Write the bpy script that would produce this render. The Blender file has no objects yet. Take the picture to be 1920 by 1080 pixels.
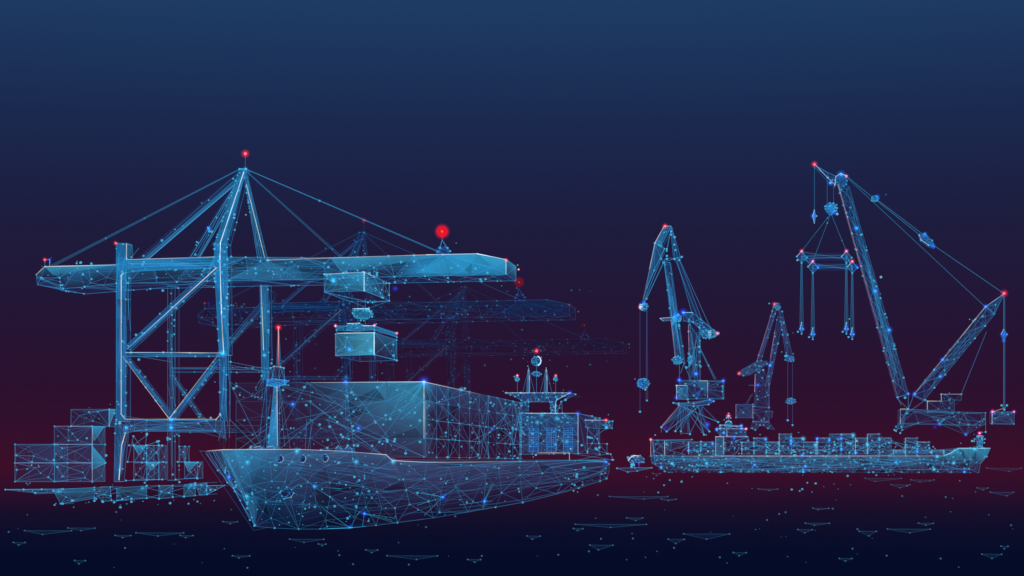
import bpy, math, random
from mathutils import Vector, geometry
R = random.Random(7)
scene = bpy.context.scene
F = 3500.0; CX = 960.0; HY = 868.0; H = 6.8
U = Vector((0.98886, -0.14885, 0)); V = Vector((0.14885, 0.98886, 0))
WZ = -0.6                      # water level

# ------------------------------------------------------------------ helpers
def s2l(c):
    c = c / 255.0
    return c / 12.92 if c <= 0.04045 else ((c + 0.055) / 1.055) ** 2.4
def lin(c): return tuple(s2l(x) for x in c[:3])
def abz(a, b, z): return U * a + V * b + Vector((0, 0, z))
def proj(p): return ((p.x / p.y) * F + CX, HY - (p.z - H) / p.y * F)
def pxm(p): return p.y / F     # metres per photo pixel there
class Plane:                   # upright plane across the quay direction, b = k
    def __init__(s, k): s.k = k
    def __call__(s, px, py, db=0):
        rx = (px - CX) / F; Y = s.k / (rx * V.x + V.y)
        return Vector((rx * Y, Y, H + (HY - py) / F * Y)) + V * db
def plane_through(px, Y): return Plane((px - CX) / F * Y * V.x + Y * V.y)
def onA(px, py, a):            # upright plane along the quay, a = const
    rx = (px - CX) / F; Y = a / (rx * U.x + U.y)
    return Vector((rx * Y, Y, H + (HY - py) / F * Y))
def onZ(px, py, z):
    Y = (H - z) * F / (py - HY)
    return Vector(((px - CX) / F * Y, Y, z))

# ------------------------------------------------------------------ material
def glow_material(name, noise):
    m = bpy.data.materials.new(name); m.use_nodes = True
    nt = m.node_tree; nt.nodes.clear(); N = nt.nodes.new; L = nt.links.new
    out = N('ShaderNodeOutputMaterial'); at = N('ShaderNodeAttribute'); at.attribute_name = 'glow'
    oi = N('ShaderNodeObjectInfo')
    mul = N('ShaderNodeMix'); mul.data_type = 'RGBA'; mul.blend_type = 'MULTIPLY'; mul.inputs[0].default_value = 1
    L(at.outputs['Color'], mul.inputs[6]); L(oi.outputs['Color'], mul.inputs[7])
    if noise:
        m2 = N('ShaderNodeMix'); m2.data_type = 'RGBA'; m2.blend_type = 'MULTIPLY'; m2.inputs[0].default_value = 1
        L(oi.outputs['Color'], m2.inputs[6]); L(oi.outputs['Color'], m2.inputs[7]); L(m2.outputs[2], mul.inputs[7])
    em = N('ShaderNodeEmission'); L(mul.outputs[2], em.inputs['Color'])
    if noise:
        tc = N('ShaderNodeTexCoord'); nz = N('ShaderNodeTexNoise'); nz.inputs['Scale'].default_value = noise
        L(tc.outputs['Object'], nz.inputs['Vector'])
        mr = N('ShaderNodeMapRange'); mr.inputs['To Min'].default_value = 0.8; mr.inputs['To Max'].default_value = 1.2
        L(nz.outputs[0], mr.inputs['Value']); L(mr.outputs[0], em.inputs['Strength'])
    am = N('ShaderNodeMath'); am.operation = 'MULTIPLY'; L(at.outputs['Alpha'], am.inputs[0]); L(oi.outputs['Alpha'], am.inputs[1])
    inv = N('ShaderNodeMath'); inv.operation = 'SUBTRACT'; inv.inputs[0].default_value = 1; L(am.outputs[0], inv.inputs[1])
    tr = N('ShaderNodeBsdfTransparent'); L(inv.outputs[0], tr.inputs['Color'])
    ad = N('ShaderNodeAddShader'); L(tr.outputs[0], ad.inputs[0]); L(em.outputs[0], ad.inputs[1]); L(ad.outputs[0], out.inputs['Surface'])
    m.surface_render_method = 'BLENDED'
    return m
M_LINE = glow_material('glowing_line', 0)
M_PANE = glow_material('glass_panel', 0.15)
M_LAMP = glow_material('lamp_light', 0)
M_EDGE = glow_material('painted_highlight', .4)  # highlights along edges, painted as pale glowing lines

# ------------------------------------------------------------------ colours (sRGB)
LB = (50, 152, 210); LC = (56, 192, 242); LD = (44, 112, 215); LN = (74, 186, 232)
CREAM = (255, 228, 190); WHITE = (235, 252, 255); PINK = (255, 130, 140); SALMON = (215, 110, 105)
BLUE = (25, 70, 255); RED = (240, 22, 45)
LW = 0.95        # default line width, photo pixels
LS = 0.82        # overall strength of lines
ICO_V = []; _t = (1 + 5 ** .5) / 2
for a_, b_ in ((-1, _t), (1, _t), (-1, -_t), (1, -_t)):
    ICO_V.append(Vector((a_, b_, 0)).normalized())
for a_, b_ in ((-1, _t), (1, _t), (-1, -_t), (1, -_t)):
    ICO_V.append(Vector((0, a_, b_)).normalized())
for a_, b_ in ((-1, _t), (1, _t), (-1, -_t), (1, -_t)):
    ICO_V.append(Vector((b_, 0, a_)).normalized())
ICO_F = [(0, 11, 5), (0, 5, 1), (0, 1, 7), (0, 7, 10), (0, 10, 11), (1, 5, 9), (5, 11, 4), (11, 10, 2), (10, 7, 6), (7, 1, 8),
         (3, 9, 4), (3, 4, 2), (3, 2, 6), (3, 6, 8), (3, 8, 9), (4, 9, 5), (2, 4, 11), (6, 2, 10), (8, 6, 7), (9, 8, 1)]
def fix_ico():
    # index order used by ICO_F: 0..3 (x,y,0), 4..7 (0,y,z), 8..11 (x,0,z)
    v = [(-1, _t, 0), (1, _t, 0), (-1, -_t, 0), (1, -_t, 0), (0, -1, _t), (0, 1, _t), (0, -1, -_t), (0, 1, -_t),
         (_t, 0, -1), (_t, 0, 1), (-_t, 0, -1), (-_t, 0, 1)]
    return [Vector(q).normalized() for q in v]
ICO_V = fix_ico()
def subdivide(vs, fs):
    vs = list(vs); cache = {}; out = []
    def mid(i, j):
        k = (min(i, j), max(i, j))
        if k not in cache: cache[k] = len(vs); vs.append(((vs[i] + vs[j]) / 2).normalized())
        return cache[k]
    for a, b, c in fs:
        x, y, z = mid(a, b), mid(b, c), mid(c, a)
        out += [(a, x, z), (b, y, x), (c, z, y), (x, y, z)]
    return vs, out
NODES = []
ICO2 = subdivide(ICO_V, ICO_F); ICO3 = subdivide(*ICO2)

class W:
    """collects glowing lines, nodes, translucent panes and lamp shells; build() links ONE mesh"""
    def __init__(s): s.v = []; s.f = []; s.c = []; s.m = []
    def add(s, vs, fs, cs, mi):
        o = len(s.v); s.v += vs; s.c += cs
        s.f += [tuple(i + o for i in f) for f in fs]; s.m += [mi] * len(fs)
    def line(s, a, b, c=LB, k=1.0, w=LW, c2=None, k2=None):
        d = b - a
        if d.length < 1e-6: return
        d0 = d.length; d.normalize(); x = d.cross(Vector((0, 0, 1)))
        if x.length < .05: x = d.cross(Vector((1, 0, 0)))
        x.normalize(); y = d.cross(x)
        hot = min(c) > 100 or c[0] > 180
        if hot and c2 is None: c2 = c
        if hot and k2 is None and d0 > 22 * pxm(a):     # painted glint, uneven along its edge
            n_ = 4; ks = [R.uniform(.45, 1.15) for _ in range(n_ + 1)]
            for i_ in range(n_):
                t0, t1 = i_ / n_, (i_ + 1) / n_
                s.line(a.lerp(b, t0), a.lerp(b, t1), tuple(c[q] + (c2[q] - c[q]) * t0 for q in range(3)), k * ks[i_], w, tuple(c[q] + (c2[q] - c[q]) * t1 for q in range(3)), k * ks[i_ + 1])
            return
        if hot: w *= .82; k *= .74; k2 = None if k2 is None else k2 * .74
        c = lin(c); c2 = lin(c2) if c2 else c
        k *= LS; k2 = k if k2 is None else k2 * LS
        vs = []; cs = []
        for p, cc, kk in ((a, c, k), (b, c2, k2)):
            r = w * .5 * pxm(p)
            for i in range(3):
                t = i * 2.0944; vs.append(p + x * (r * math.cos(t)) + y * (r * math.sin(t)))
                cs.append((cc[0] * kk * .5, cc[1] * kk * .5, cc[2] * kk * .5, .10))
        s.add(vs, [(0, 1, 4, 3), (1, 2, 5, 4), (2, 0, 3, 5)], cs, 3 if hot else 0)
    def poly(s, pts, c=LB, k=1.0, w=LW, close=False, c2=None):
        for i in range(len(pts) - (0 if close else 1)): s.line(pts[i], pts[(i + 1) % len(pts)], c, k, w)
    def node(s, p, r=2.4, c=LN, k=1.0, a=.62):
        r *= .88; NODES.append(p)
        cc = lin(c); rr = r * pxm(p)
        s.add([p + q * rr for q in ICO_V], ICO_F, [(cc[0] * k * a, cc[1] * k * a, cc[2] * k * a, a)] * 12, 0)
    def face(s, pts, cols):
        s.add(list(pts), [tuple(range(len(pts)))], cols, 1)
    def shell(s, p, r, c, k, a=0.0, fine=False):
        vs, fs = ICO3 if fine else ICO2
        cc = lin(c); s.add([p + q * r for q in vs], fs, [(cc[0] * k, cc[1] * k, cc[2] * k, a)] * len(vs), 2)
    def glow(s, p, rpx, c=BLUE, k=1.0, n=5, fine=False):
        m = pxm(p)
        for i in range(n):
            s.shell(p, rpx * .92 * m * ((i + 1) / n) ** 1.15, c, k * .5 * (1 - i / n) ** 1.3 / n * 2, 0, fine)
    def lamp(s, p, rpx, c=RED, k=1.0, core=PINK):
        s.glow(p, rpx, c, 1.5 * k, 6, rpx > 8); s.node(p, rpx * .22 + 1, core, 1.0 * k, .8)
    def build(s, name, parent=None, origin=None, label=None, cat=None, group=None, kind=None):
        o0 = Vector(origin) if origin is not None else (parent_origin(parent) if parent else (sum(s.v, Vector()) / max(1, len(s.v))))
        me = bpy.data.meshes.new(name); me.from_pydata([p - o0 for p in s.v], [], s.f)
        at = me.color_attributes.new('glow', 'FLOAT_COLOR', 'POINT')
        at.data.foreach_set('color', [x for c in s.c for x in c])
        for m in (M_LINE, M_PANE, M_LAMP, M_EDGE): me.materials.append(m)
        me.polygons.foreach_set('material_index', s.m)
        ob = bpy.data.objects.new(name, me); scene.collection.objects.link(ob)
        if parent: ob.parent = parent; ob.location = o0 - parent_origin(parent)
        else: ob.location = o0
        for k, v in (('label', label), ('category', cat), ('group', group), ('kind', kind)):
            if v: ob[k] = v
        ORIG[ob.name] = o0
        return ob
ORIG = {}
def parent_origin(o): return ORIG[o.name].copy()
def thing(name, label, cat, loc, group=None):
    o = bpy.data.objects.new(name, None); scene.collection.objects.link(o); o.location = loc
    o.empty_display_size = 1; ORIG[o.name] = Vector(loc)
    o['label'] = label; o['category'] = cat
    if group: o['group'] = group
    return o

def C(rgb, a, k=1.0):          # pane colour: target colour seen at alpha a
    l = lin(rgb); return (l[0] * a * k * .95, l[1] * a * k * .98, l[2] * a * k * 1.02, a)
FAINT = lambda x, y: ((30, 40, 85), .05)
def const(rgb, a): return lambda x, y: (rgb, a)
def fcol(fill, p, k):  # brightness gradients of each fill are painted into the pane colour
    rgb, a = fill(*proj(p)); a = min(.97, a); return C(rgb, a, k)

def sheet(w, mp, outline, n, fill=FAINT, k=1.0, lw=LW, col=LB, nodes=.6, nr=2.2, dark=.35, chords=0, step=1e9, edge=None, mind=.12, skip=0.0, tri=True):
    """random low-poly net over an outline given in flat units; mp maps flat -> world"""
    pts = []
    for i, p in enumerate(outline):
        q = outline[(i + 1) % len(outline)]; pts.append(p)
        L = math.hypot(q[0] - p[0], q[1] - p[1]); m = int(L / step)
        for j in range(m):
            t = (j + 1 + R.uniform(-.2, .2)) / (m + 1); pts.append((p[0] + (q[0] - p[0]) * t, p[1] + (q[1] - p[1]) * t))
    nb = len(pts); xs = [p[0] for p in outline]; ys = [p[1] for p in outline]
    def inside(x, y):
        c = False
        for i in range(len(outline)):
            x1, y1 = outline[i]; x2, y2 = outline[i - 1]
            if (y1 > y) != (y2 > y) and x < (x2 - x1) * (y - y1) / (y2 - y1) + x1: c = not c
        return c
    md = mind * math.sqrt(max(1e-6, (max(xs) - min(xs)) * (max(ys) - min(ys))) / max(1, n)) * 3
    tries = 0
    while len(pts) < nb + n and tries < n * 60:
        tries += 1; x = R.uniform(min(xs), max(xs)); y = R.uniform(min(ys), max(ys))
        if inside(x, y) and all((x - a) ** 2 + (y - b) ** 2 > md * md for a, b in pts): pts.append((x, y))
    vs, es, fs, *_ = geometry.delaunay_2d_cdt([Vector(p) for p in pts], [(i, (i + 1) % nb) for i in range(nb)], [], 1, 1e-4)
    P = [mp(v.x, v.y) for v in vs]
    if tri:
        for f in fs:
            kk = R.uniform(.85, 1.08) if R.random() > dark * .6 else R.uniform(.4, .75)
            w.face([P[i] for i in f], [fcol(fill, P[i], kk) for i in f])
            if R.random() < nodes * .35: w.node((P[f[0]] * .4 + P[f[1]] * .35 + P[f[2]] * .25), R.uniform(.7, 1.6), LN, min(1, k))
    bound = set()
    for i, j in es:
        onb = i < nb and j < nb and abs(i - j) in (1, nb - 1)
        if onb: w.line(P[i], P[j], col, k * (edge if edge is not None else .72), lw)
        elif R.random() >= skip: w.line(P[i], P[j], col, k * R.uniform(.35, .95), lw * .9)
    for _ in range(chords):
        i, j = R.randrange(len(P)), R.randrange(len(P))
        if i != j: w.line(P[i], P[j], col, k * R.uniform(.25, .6), lw * .85)
    for p in P:
        if R.random() < nodes: w.node(p, nr * R.uniform(.7, 1.25), LN, min(1, k))
    return P
def panel(w, p00, p10, p11, p01, n, **kw):
    lx = max((p10 - p00).length, .01) / pxm(p00); ly = max((p01 - p00).length, .01) / pxm(p00)
    mp = lambda x, y: (p00 * (1 - x / lx) + p10 * (x / lx)) * (1 - y / ly) + (p01 * (1 - x / lx) + p11 * (x / lx)) * (y / ly)
    return sheet(w, mp, [(0, 0), (lx, 0), (lx, ly), (0, ly)], n, **kw)
def plain(w, pts, fill, k=1.0, e=None, lw=LW, col=LB):
    w.face(pts, [fcol(fill, p, k) for p in pts])
    if e: w.poly(pts, col, e, lw, True)
def dots(w, pts_fn, n, r0=1.2, r1=3.4, k=.9, c=LN):
    for _ in range(n): w.node(pts_fn(), R.uniform(r0, r1) * (1 if R.random() < .6 else .5), c, k * R.uniform(.6, 1.1))

def qbeam(w, pl, q, depth, n=5, fill=const((36, 120, 172), .7), side=const((34, 70, 120), .35), k=1.0, segs=3, hl=None, hk=1.4, hc=CREAM,
          col=LB, nodes=5, nr=2.4, cross=1, lw=LW, hc2=None, db=0.0):
    """box beam; q = L0,R0,R1,L1 pixels of its front face in plane pl"""
    A0, B0, B1, A1 = [pl(x, y, db) for x, y in q]
    D = V * depth
    for (x0, x1, f) in ((A0, A1, 0), (B0, B1, 0)):
        w.line(x0, x1, col, k * .7, lw); w.line(x0 + D, x1 + D, col, k * .5, lw)
    w.poly([A0, B0, B0 + D, A0 + D], col, k * .7, lw, True); w.poly([A1, B1, B1 + D, A1 + D], col, k * .7, lw, True)
    for j in range(segs):
        t0, t1 = j / segs, (j + 1) / segs
        a0, a1, b0, b1 = A0.lerp(A1, t0), A0.lerp(A1, t1), B0.lerp(B1, t0), B0.lerp(B1, t1)
        for tri in ((a0, b0, b1), (a0, b1, a1)):
            kk = R.uniform(.7, 1.1); w.face(tri, [fcol(fill, p, kk) for p in tri])
        kk = R.uniform(.5, 1.1)
        w.face((b0, b0 + D, b1 + D, b1), [fcol(side, p, kk) for p in (b0, b0 + D, b1 + D, b1)])
        w.face((a0, a0 + D, a1 + D, a1), [fcol(side, p, kk * .3) for p in (a0, a0 + D, a1 + D, a1)])
    for _ in range(n):
        s0, s1 = R.random(), R.random(); t0, t1 = R.uniform(0, .25), R.uniform(.6, 1)
        dd = D * R.choice((0, 0, 0, 1, .5))
        w.line(A0.lerp(A1, t0).lerp(B0.lerp(B1, t0), s0) + dd, A0.lerp(A1, t1).lerp(B0.lerp(B1, t1), s1) + dd, col, k * R.uniform(.4, .9), lw * .9)
    for _ in range(cross):
        t0 = R.uniform(0, .7); t1 = t0 + R.uniform(.1, .3)
        w.line(A0.lerp(A1, t0), B0.lerp(B1, t1), col, k * .6, lw * .85); w.line(B0.lerp(B1, t1), A0.lerp(A1, min(1, t1 + .15)) + D, col, k * .5, lw * .85)
    for _ in range(int(nodes * 1.7)):
        t = R.random(); s = R.choice((0, 1, R.random()))
        w.node(A0.lerp(A1, t).lerp(B0.lerp(B1, t), s) + D * R.choice((0, 0, 1)), nr * R.uniform(.6, 1.3), LN if R.random() < .8 else LC, min(1, k))
    if hl == 'R': w.line(B0, B1, hc, hk, lw * 1.25, hc2)
    if hl == 'L': w.line(A0, A1, hc, hk, lw * 1.25, hc2)
    return A0, B0, B1, A1, D
def ball(w, p, rx, rz, ry=None, k=1.0, jit=.12, col=LB, fill=((30, 90, 160), .35), nodes=.8, nr=2.0, hl=None, lw=LW):
    """rough low-poly ball (hook blocks, radar dome); radii in photo pixels"""
    m = pxm(p); ry = ry or min(rx, rz)
    from mathutils import Euler
    rot = Euler((R.uniform(0, 6), R.uniform(0, 6), R.uniform(0, 6))).to_matrix(); jit = max(jit, .04) * .8
    qs = [rot @ q for q in ICO2[0]]; vs = [p + Vector((q.x * rx, q.y * ry, q.z * rz)) * m * R.uniform(1 - jit, 1 + jit) for q in qs]
    seen = set()
    for f in ICO2[1]:
        kk = R.uniform(.4, 1.0); w.face([vs[i] for i in f], [C(fill[0], fill[1] * .7, kk)] * 3)
        for i, j in ((f[0], f[1]), (f[1], f[2]), (f[2], f[0])):
            if (min(i, j), max(i, j)) not in seen:
                seen.add((min(i, j), max(i, j)))
                if R.random() < .7: w.line(vs[i], vs[j], col, k * R.uniform(.25, .6), lw * .85)
    for v in vs:
        if R.random() < nodes * .5: w.node(v, nr * R.uniform(.4, 1.1), LN, k * .9)
    if hl:
        e = [v for v in vs if (v - p).x * hl > 0.2 * rx * m]; e.sort(key=lambda v: v.z)
        for a, b in zip(e, e[1:]): w.line(a, b, WHITE, 1.0, 1.8)
    return vs
def rope(parent, a, b, n=1, spread=1.5, k=.7, name='cable', nodes=2, col=LB, lw=LW, c2=None, k2=None):
    w = W()
    for i in range(n):
        d = U * ((i - (n - 1) / 2) * spread * pxm(a)); w.line(a + d * .3, b + d, col, k * R.uniform(.8, 1.1), lw, c2, k2)
    for _ in range(nodes): w.node(a.lerp(b, R.random()), R.uniform(1.3, 2.6), LN, k)
    return w.build(name, parent)
def lamp_part(parent, p, r, c=RED, k=1.0, name='signal_lamp', core=PINK):
    w = W(); w.lamp(p, r, c, k, core); return w.build(name, parent)
def tint(o, k, a):
    o.color = (k[0], k[1], k[2], a)

# ================================================================== world, camera, light
def setup():
    w = bpy.data.worlds.new('World'); scene.world = w; w.use_nodes = True
    nt = w.node_tree; nt.nodes.clear(); N = nt.nodes.new; L = nt.links.new
    tc = N('ShaderNodeTexCoord'); sx = N('ShaderNodeSeparateXYZ'); L(tc.outputs['Generated'], sx.inputs[0])
    # tan(elevation) along the view direction of the harbour: z / sqrt(x2+y2)
    x2 = N('ShaderNodeMath'); x2.operation = 'MULTIPLY'; L(sx.outputs[0], x2.inputs[0]); L(sx.outputs[0], x2.inputs[1])
    y2 = N('ShaderNodeMath'); y2.operation = 'MULTIPLY_ADD'; L(sx.outputs[1], y2.inputs[0]); L(sx.outputs[1], y2.inputs[1]); L(x2.outputs[0], y2.inputs[2])
    sq = N('ShaderNodeMath'); sq.operation = 'SQRT'; L(y2.outputs[0], sq.inputs[0])
    dv = N('ShaderNodeMath'); dv.operation = 'DIVIDE'; L(sx.outputs[2], dv.inputs[0]); L(sq.outputs[0], dv.inputs[1])
    sc = N('ShaderNodeMath'); sc.operation = 'MULTIPLY'; sc.inputs[1].default_value = F / 1000.0; L(dv.outputs[0], sc.inputs[0])
    rp = N('ShaderNodeValToRGB'); L(sc.outputs[0], rp.inputs[0])
    stops = [(0, (60, 14, 40)), (18, (58, 15, 42)), (68, (51, 16, 45)), (130, (45, 17, 47)), (230, (39, 20, 51)), (330, (34, 24, 56)), (430, (30, 28, 61)),
             (530, (28, 34, 70)), (640, (27, 41, 79)), (750, (28, 51, 90)), (868, (30, 60, 101)), (1000, (30, 64, 106))]
    e = rp.color_ramp.elements
    while len(e) > 1: e.remove(e[-1])
    for i, (d, c) in enumerate(stops):
        el = e[0] if i == 0 else e.new(d / 1000.0)
        el.position = d / 1000.0; el.color = (*lin(c), 1)
    bg = N('ShaderNodeBackground'); L(rp.outputs[0], bg.inputs[0]); bg.inputs[1].default_value = 1
    out = N('ShaderNodeOutputWorld'); L(bg.outputs[0], out.inputs[0])
    cam = bpy.data.cameras.new('camera'); co = bpy.data.objects.new('camera', cam); scene.collection.objects.link(co)
    co.location = (0, 0, H); co.rotation_euler = (math.radians(90), 0, 0)
    cam.sensor_width = 36; cam.lens = 36 * F / 1920; cam.shift_y = (HY - 540) / 1920.0; cam.clip_start = 1; cam.clip_end = 80000
    scene.camera = co
    sun = bpy.data.lights.new('added_sun', 'SUN'); sun.energy = .5; sun.angle = math.radians(10); so = bpy.data.objects.new('added_sun', sun)  # added weak sun lamp without a visible source; emission materials ignore it
    so.rotation_euler = (math.radians(50), 0, math.radians(30)); scene.collection.objects.link(so)
    scene.render.engine = 'CYCLES'; scene.cycles.transparent_max_bounces = 200; scene.cycles.max_bounces = 4
    scene.view_settings.view_transform = 'Standard'; scene.view_settings.look = 'None'; scene.view_settings.exposure = 0
    # water: one sheet, haze over distance is painted into its glow colour
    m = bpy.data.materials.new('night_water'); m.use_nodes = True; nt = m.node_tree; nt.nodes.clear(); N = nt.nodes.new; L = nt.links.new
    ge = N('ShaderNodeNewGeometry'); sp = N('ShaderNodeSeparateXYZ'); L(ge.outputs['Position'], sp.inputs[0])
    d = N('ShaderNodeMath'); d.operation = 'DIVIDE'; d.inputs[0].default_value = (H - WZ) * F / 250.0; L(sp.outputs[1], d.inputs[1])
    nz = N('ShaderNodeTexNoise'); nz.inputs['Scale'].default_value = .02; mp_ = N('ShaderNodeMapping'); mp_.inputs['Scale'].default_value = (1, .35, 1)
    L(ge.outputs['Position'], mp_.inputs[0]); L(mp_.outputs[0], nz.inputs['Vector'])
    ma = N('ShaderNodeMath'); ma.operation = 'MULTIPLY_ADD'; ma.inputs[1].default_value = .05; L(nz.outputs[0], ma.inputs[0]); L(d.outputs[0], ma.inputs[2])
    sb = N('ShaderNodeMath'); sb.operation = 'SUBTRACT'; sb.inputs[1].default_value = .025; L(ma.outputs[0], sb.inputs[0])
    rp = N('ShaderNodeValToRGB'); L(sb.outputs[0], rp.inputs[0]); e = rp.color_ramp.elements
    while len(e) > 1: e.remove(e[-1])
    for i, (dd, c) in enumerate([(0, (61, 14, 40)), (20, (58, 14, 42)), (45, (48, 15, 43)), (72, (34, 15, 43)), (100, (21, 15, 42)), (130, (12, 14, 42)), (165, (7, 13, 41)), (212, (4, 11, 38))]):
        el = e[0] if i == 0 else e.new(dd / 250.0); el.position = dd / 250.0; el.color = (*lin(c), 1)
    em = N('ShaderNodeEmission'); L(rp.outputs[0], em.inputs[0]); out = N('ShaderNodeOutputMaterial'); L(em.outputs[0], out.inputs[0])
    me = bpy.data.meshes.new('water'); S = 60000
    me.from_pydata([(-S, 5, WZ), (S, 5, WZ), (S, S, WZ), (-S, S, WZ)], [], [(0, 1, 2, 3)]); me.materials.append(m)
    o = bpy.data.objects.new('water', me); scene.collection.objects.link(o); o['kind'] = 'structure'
setup()

# ================================================================== quay
QZ = 2.53
w = W()
qa0, qa1, qb0, qb1 = -190, -60, 318, 1500
w.face([abz(qa0, qb0, QZ), abz(qa1, qb0, QZ), abz(qa1, qb1, QZ), abz(qa0, qb1, QZ)], [C((60, 16, 44), .12)] * 4)
w.build('quay_deck', kind='structure')
w = W()
w.face([abz(-60, 1480, 27.5), abz(520, 1480, 27.5), abz(620, 2400, 27.5), abz(-60, 2400, 27.5)], [C((52, 18, 46), .05)] * 4)
w.build('harbour_terrace', kind='structure')
qw = Plane(318)
qt = thing('quay_wall', 'low broken blue quay wall at the water edge below the left gantry crane', 'quay wall', qw(215, 940))
for q, bright in (([(10, 918), (115, 917), (115, 922), (66, 924)], .25), ([(100, 920), (118, 917), (177, 914), (177, 934), (114, 945)], 1), ([(177, 918), (190, 913), (207, 913), (209, 938), (192, 940), (180, 925)], .35),
                  ([(218, 915), (275, 911), (275, 934), (219, 939)], 1), ([(298, 911), (324, 910), (324, 932), (298, 935)], .45), ([(345, 909), (366, 906), (366, 929), (345, 931)], .9),
                  ([(366, 909), (388, 905), (388, 927), (374, 928)], .4), ([(388, 911), (421, 910), (388, 927)], .3)):
    w = W(); x0 = q[0][0]
    f = (lambda b: lambda x, y: ((40, 135, 180), b * .62 * max(.08, 1 - (y - 908) / 30)))(bright)
    sheet(w, lambda x, y: qw(x, y), q, 2, f, k=.9, dark=.3, nodes=.9, chords=3)
    D = V * 6
    for x, y in q: w.line(qw(x, y), qw(x, y) + D, LB, .4)
    if bright > .8: w.glow(qw(q[1][0] - 8, q[1][1] + 4), 6, LC, .7)
    w.build('wall_panel', qt)
w = W()
for x0, y0, x1, y1 in ((10, 918, 115, 917), (66, 926, 200, 920), (177, 934, 218, 915), (275, 934, 345, 915), (275, 915, 345, 931), (324, 912, 421, 910), (209, 914, 298, 935), (120, 940, 298, 911)):
    w.line(qw(x0, y0), qw(x1, y1), LB, .6)
w.build('waler_line', qt)

# quay containers
def box_abz(w, p, la, lb, lz, fr, sd, k=1.0, nf=2, ns=1, hl=(), nodes=.6, nr=2.2, chords=1, lw=LW, col=LB):
    """p = near lower left corner"""
    c = lambda i, j, m: p + U * (la * i) + V * (lb * j) + Vector((0, 0, lz * m))
    panel(w, c(0, 0, 0), c(1, 0, 0), c(1, 0, 1), c(0, 0, 1), nf, fill=fr, k=k, nodes=nodes, nr=nr, chords=chords, lw=lw, col=col)
    panel(w, c(1, 0, 0), c(1, 1, 0), c(1, 1, 1), c(1, 0, 1), ns, fill=sd, k=k * .8, nodes=nodes * .6, nr=nr, lw=lw, col=col)
    ft = const((30, 40, 90), .04)
    plain(w, [c(0, 0, 1), c(1, 0, 1), c(1, 1, 1), c(0, 1, 1)], ft, 1); plain(w, [c(0, 0, 0), c(0, 1, 0), c(0, 1, 1), c(0, 0, 1)], ft, 1)
    plain(w, [c(0, 1, 0), c(1, 1, 0), c(1, 1, 1), c(0, 1, 1)], ft, 1)
    w.line(c(0, 1, 0), c(1, 1, 0), col, k * .35, lw); w.line(c(0, 1, 1), c(1, 1, 1), col, k * .35, lw); w.line(c(0, 0, 0), c(0, 1, 0), col, k * .3, lw); w.line(c(0, 1, 0), c(0, 1, 1), col, k * .3, lw)
    if 't' in hl: w.line(c(0, 0, 1), c(1, 0, 1), SALMON, 1.0, lw, CREAM)
    if 'r' in hl: w.line(c(1, 0, 0), c(1, 0, 1), CREAM, 1.0, lw * 1.2)
    return c
qp = Plane(409)
base = thing('dummy', 'x', 'x', (0, 0, 0)); bpy.data.objects.remove(base)
def quay_box(x0, x1, y0, y1, lab, db=0, lb=8, bright=.3, hl=(), grp='containers stacked on the quay', tri=None, nf=3):
    p = qp(x0, y1); q = qp(x1, y0); la = (q - p).dot(U); lz = q.z - p.z
    w = W(); f = lambda x, y: ((38, 75, 125), bright * (.5 + .8 * (x - x0) / (x1 - x0)))
    box_abz(w, p + V * db, la, lb, lz, f, const((45, 110, 160), bright), .75, nf + 1, 1, hl, chords=6, nodes=.7)
    if tri:
        P = [qp(*t, db - .2) for t in tri]; w.face(P, [C((50, 160, 205), .65), C((50, 160, 205), .55), C((40, 90, 150), .2)]); w.poly(P, LC, .7, LW, True)
    return w.build('shipping_container', None, p + V * db, lab, 'container', grp)
quay_box(28, 102, 868, 903, 'faint blue container at the bottom left corner of the left quay stack', bright=.22, hl='t')
quay_box(102, 173, 868, 903, 'faint blue container in the bottom row of the left quay stack, nearer the crane leg', bright=.25, hl='tr')
quay_box(28, 102, 833, 868, 'faint blue container on the left in the second row up of the left quay stack', bright=.3)
quay_box(102, 173, 833, 868, 'blue container right in the second row up of the left quay stack, salmon top edge', bright=.25, hl='tr', tri=((173, 836), (200, 868), (173, 880)))
quay_box(102, 173, 799, 833, 'blue container alone in the third row of the left quay stack with cream corner edge', bright=.22, hl='tr', tri=((173, 800), (196, 800), (177, 826)))
quay_box(127, 199, 767, 799, 'topmost blue container of the left quay stack beside the crane leg', db=2, bright=.2, hl='r', tri=((199, 767), (211, 767), (199, 799)))
G2 = 'containers standing end on under the gantry crane'
quay_box(251, 275, 868, 900, 'lower left end-on container between the legs of the left gantry crane', lb=5, bright=.12, grp=G2, nf=1)
quay_box(275, 298, 867, 899, 'lower right end-on container of the four in a square, bright triangle at top', lb=5, bright=.15, grp=G2, tri=((275, 868), (298, 868), (284, 882)), nf=1)
quay_box(251, 275, 835, 867, 'upper left end-on container of the four in a square, bright blue corner', lb=5, bright=.2, grp=G2, tri=((251, 837), (274, 836), (262, 853)), nf=1)
quay_box(275, 298, 835, 867, 'upper right end-on container of the four in a square under the crane', lb=5, bright=.12, grp=G2, nf=1)
quay_box(346, 370, 866, 897, 'lone end-on container right of the crane middle leg, topped by bright blue triangle', lb=4, bright=.12, grp=G2, tri=((346, 867), (370, 867), (354, 884)), nf=1)
quay_box(336, 347, 837, 866, 'narrow upper container standing above the lone one right of the crane middle leg', lb=3, bright=.08, grp=G2, nf=1)
w = W()
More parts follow.
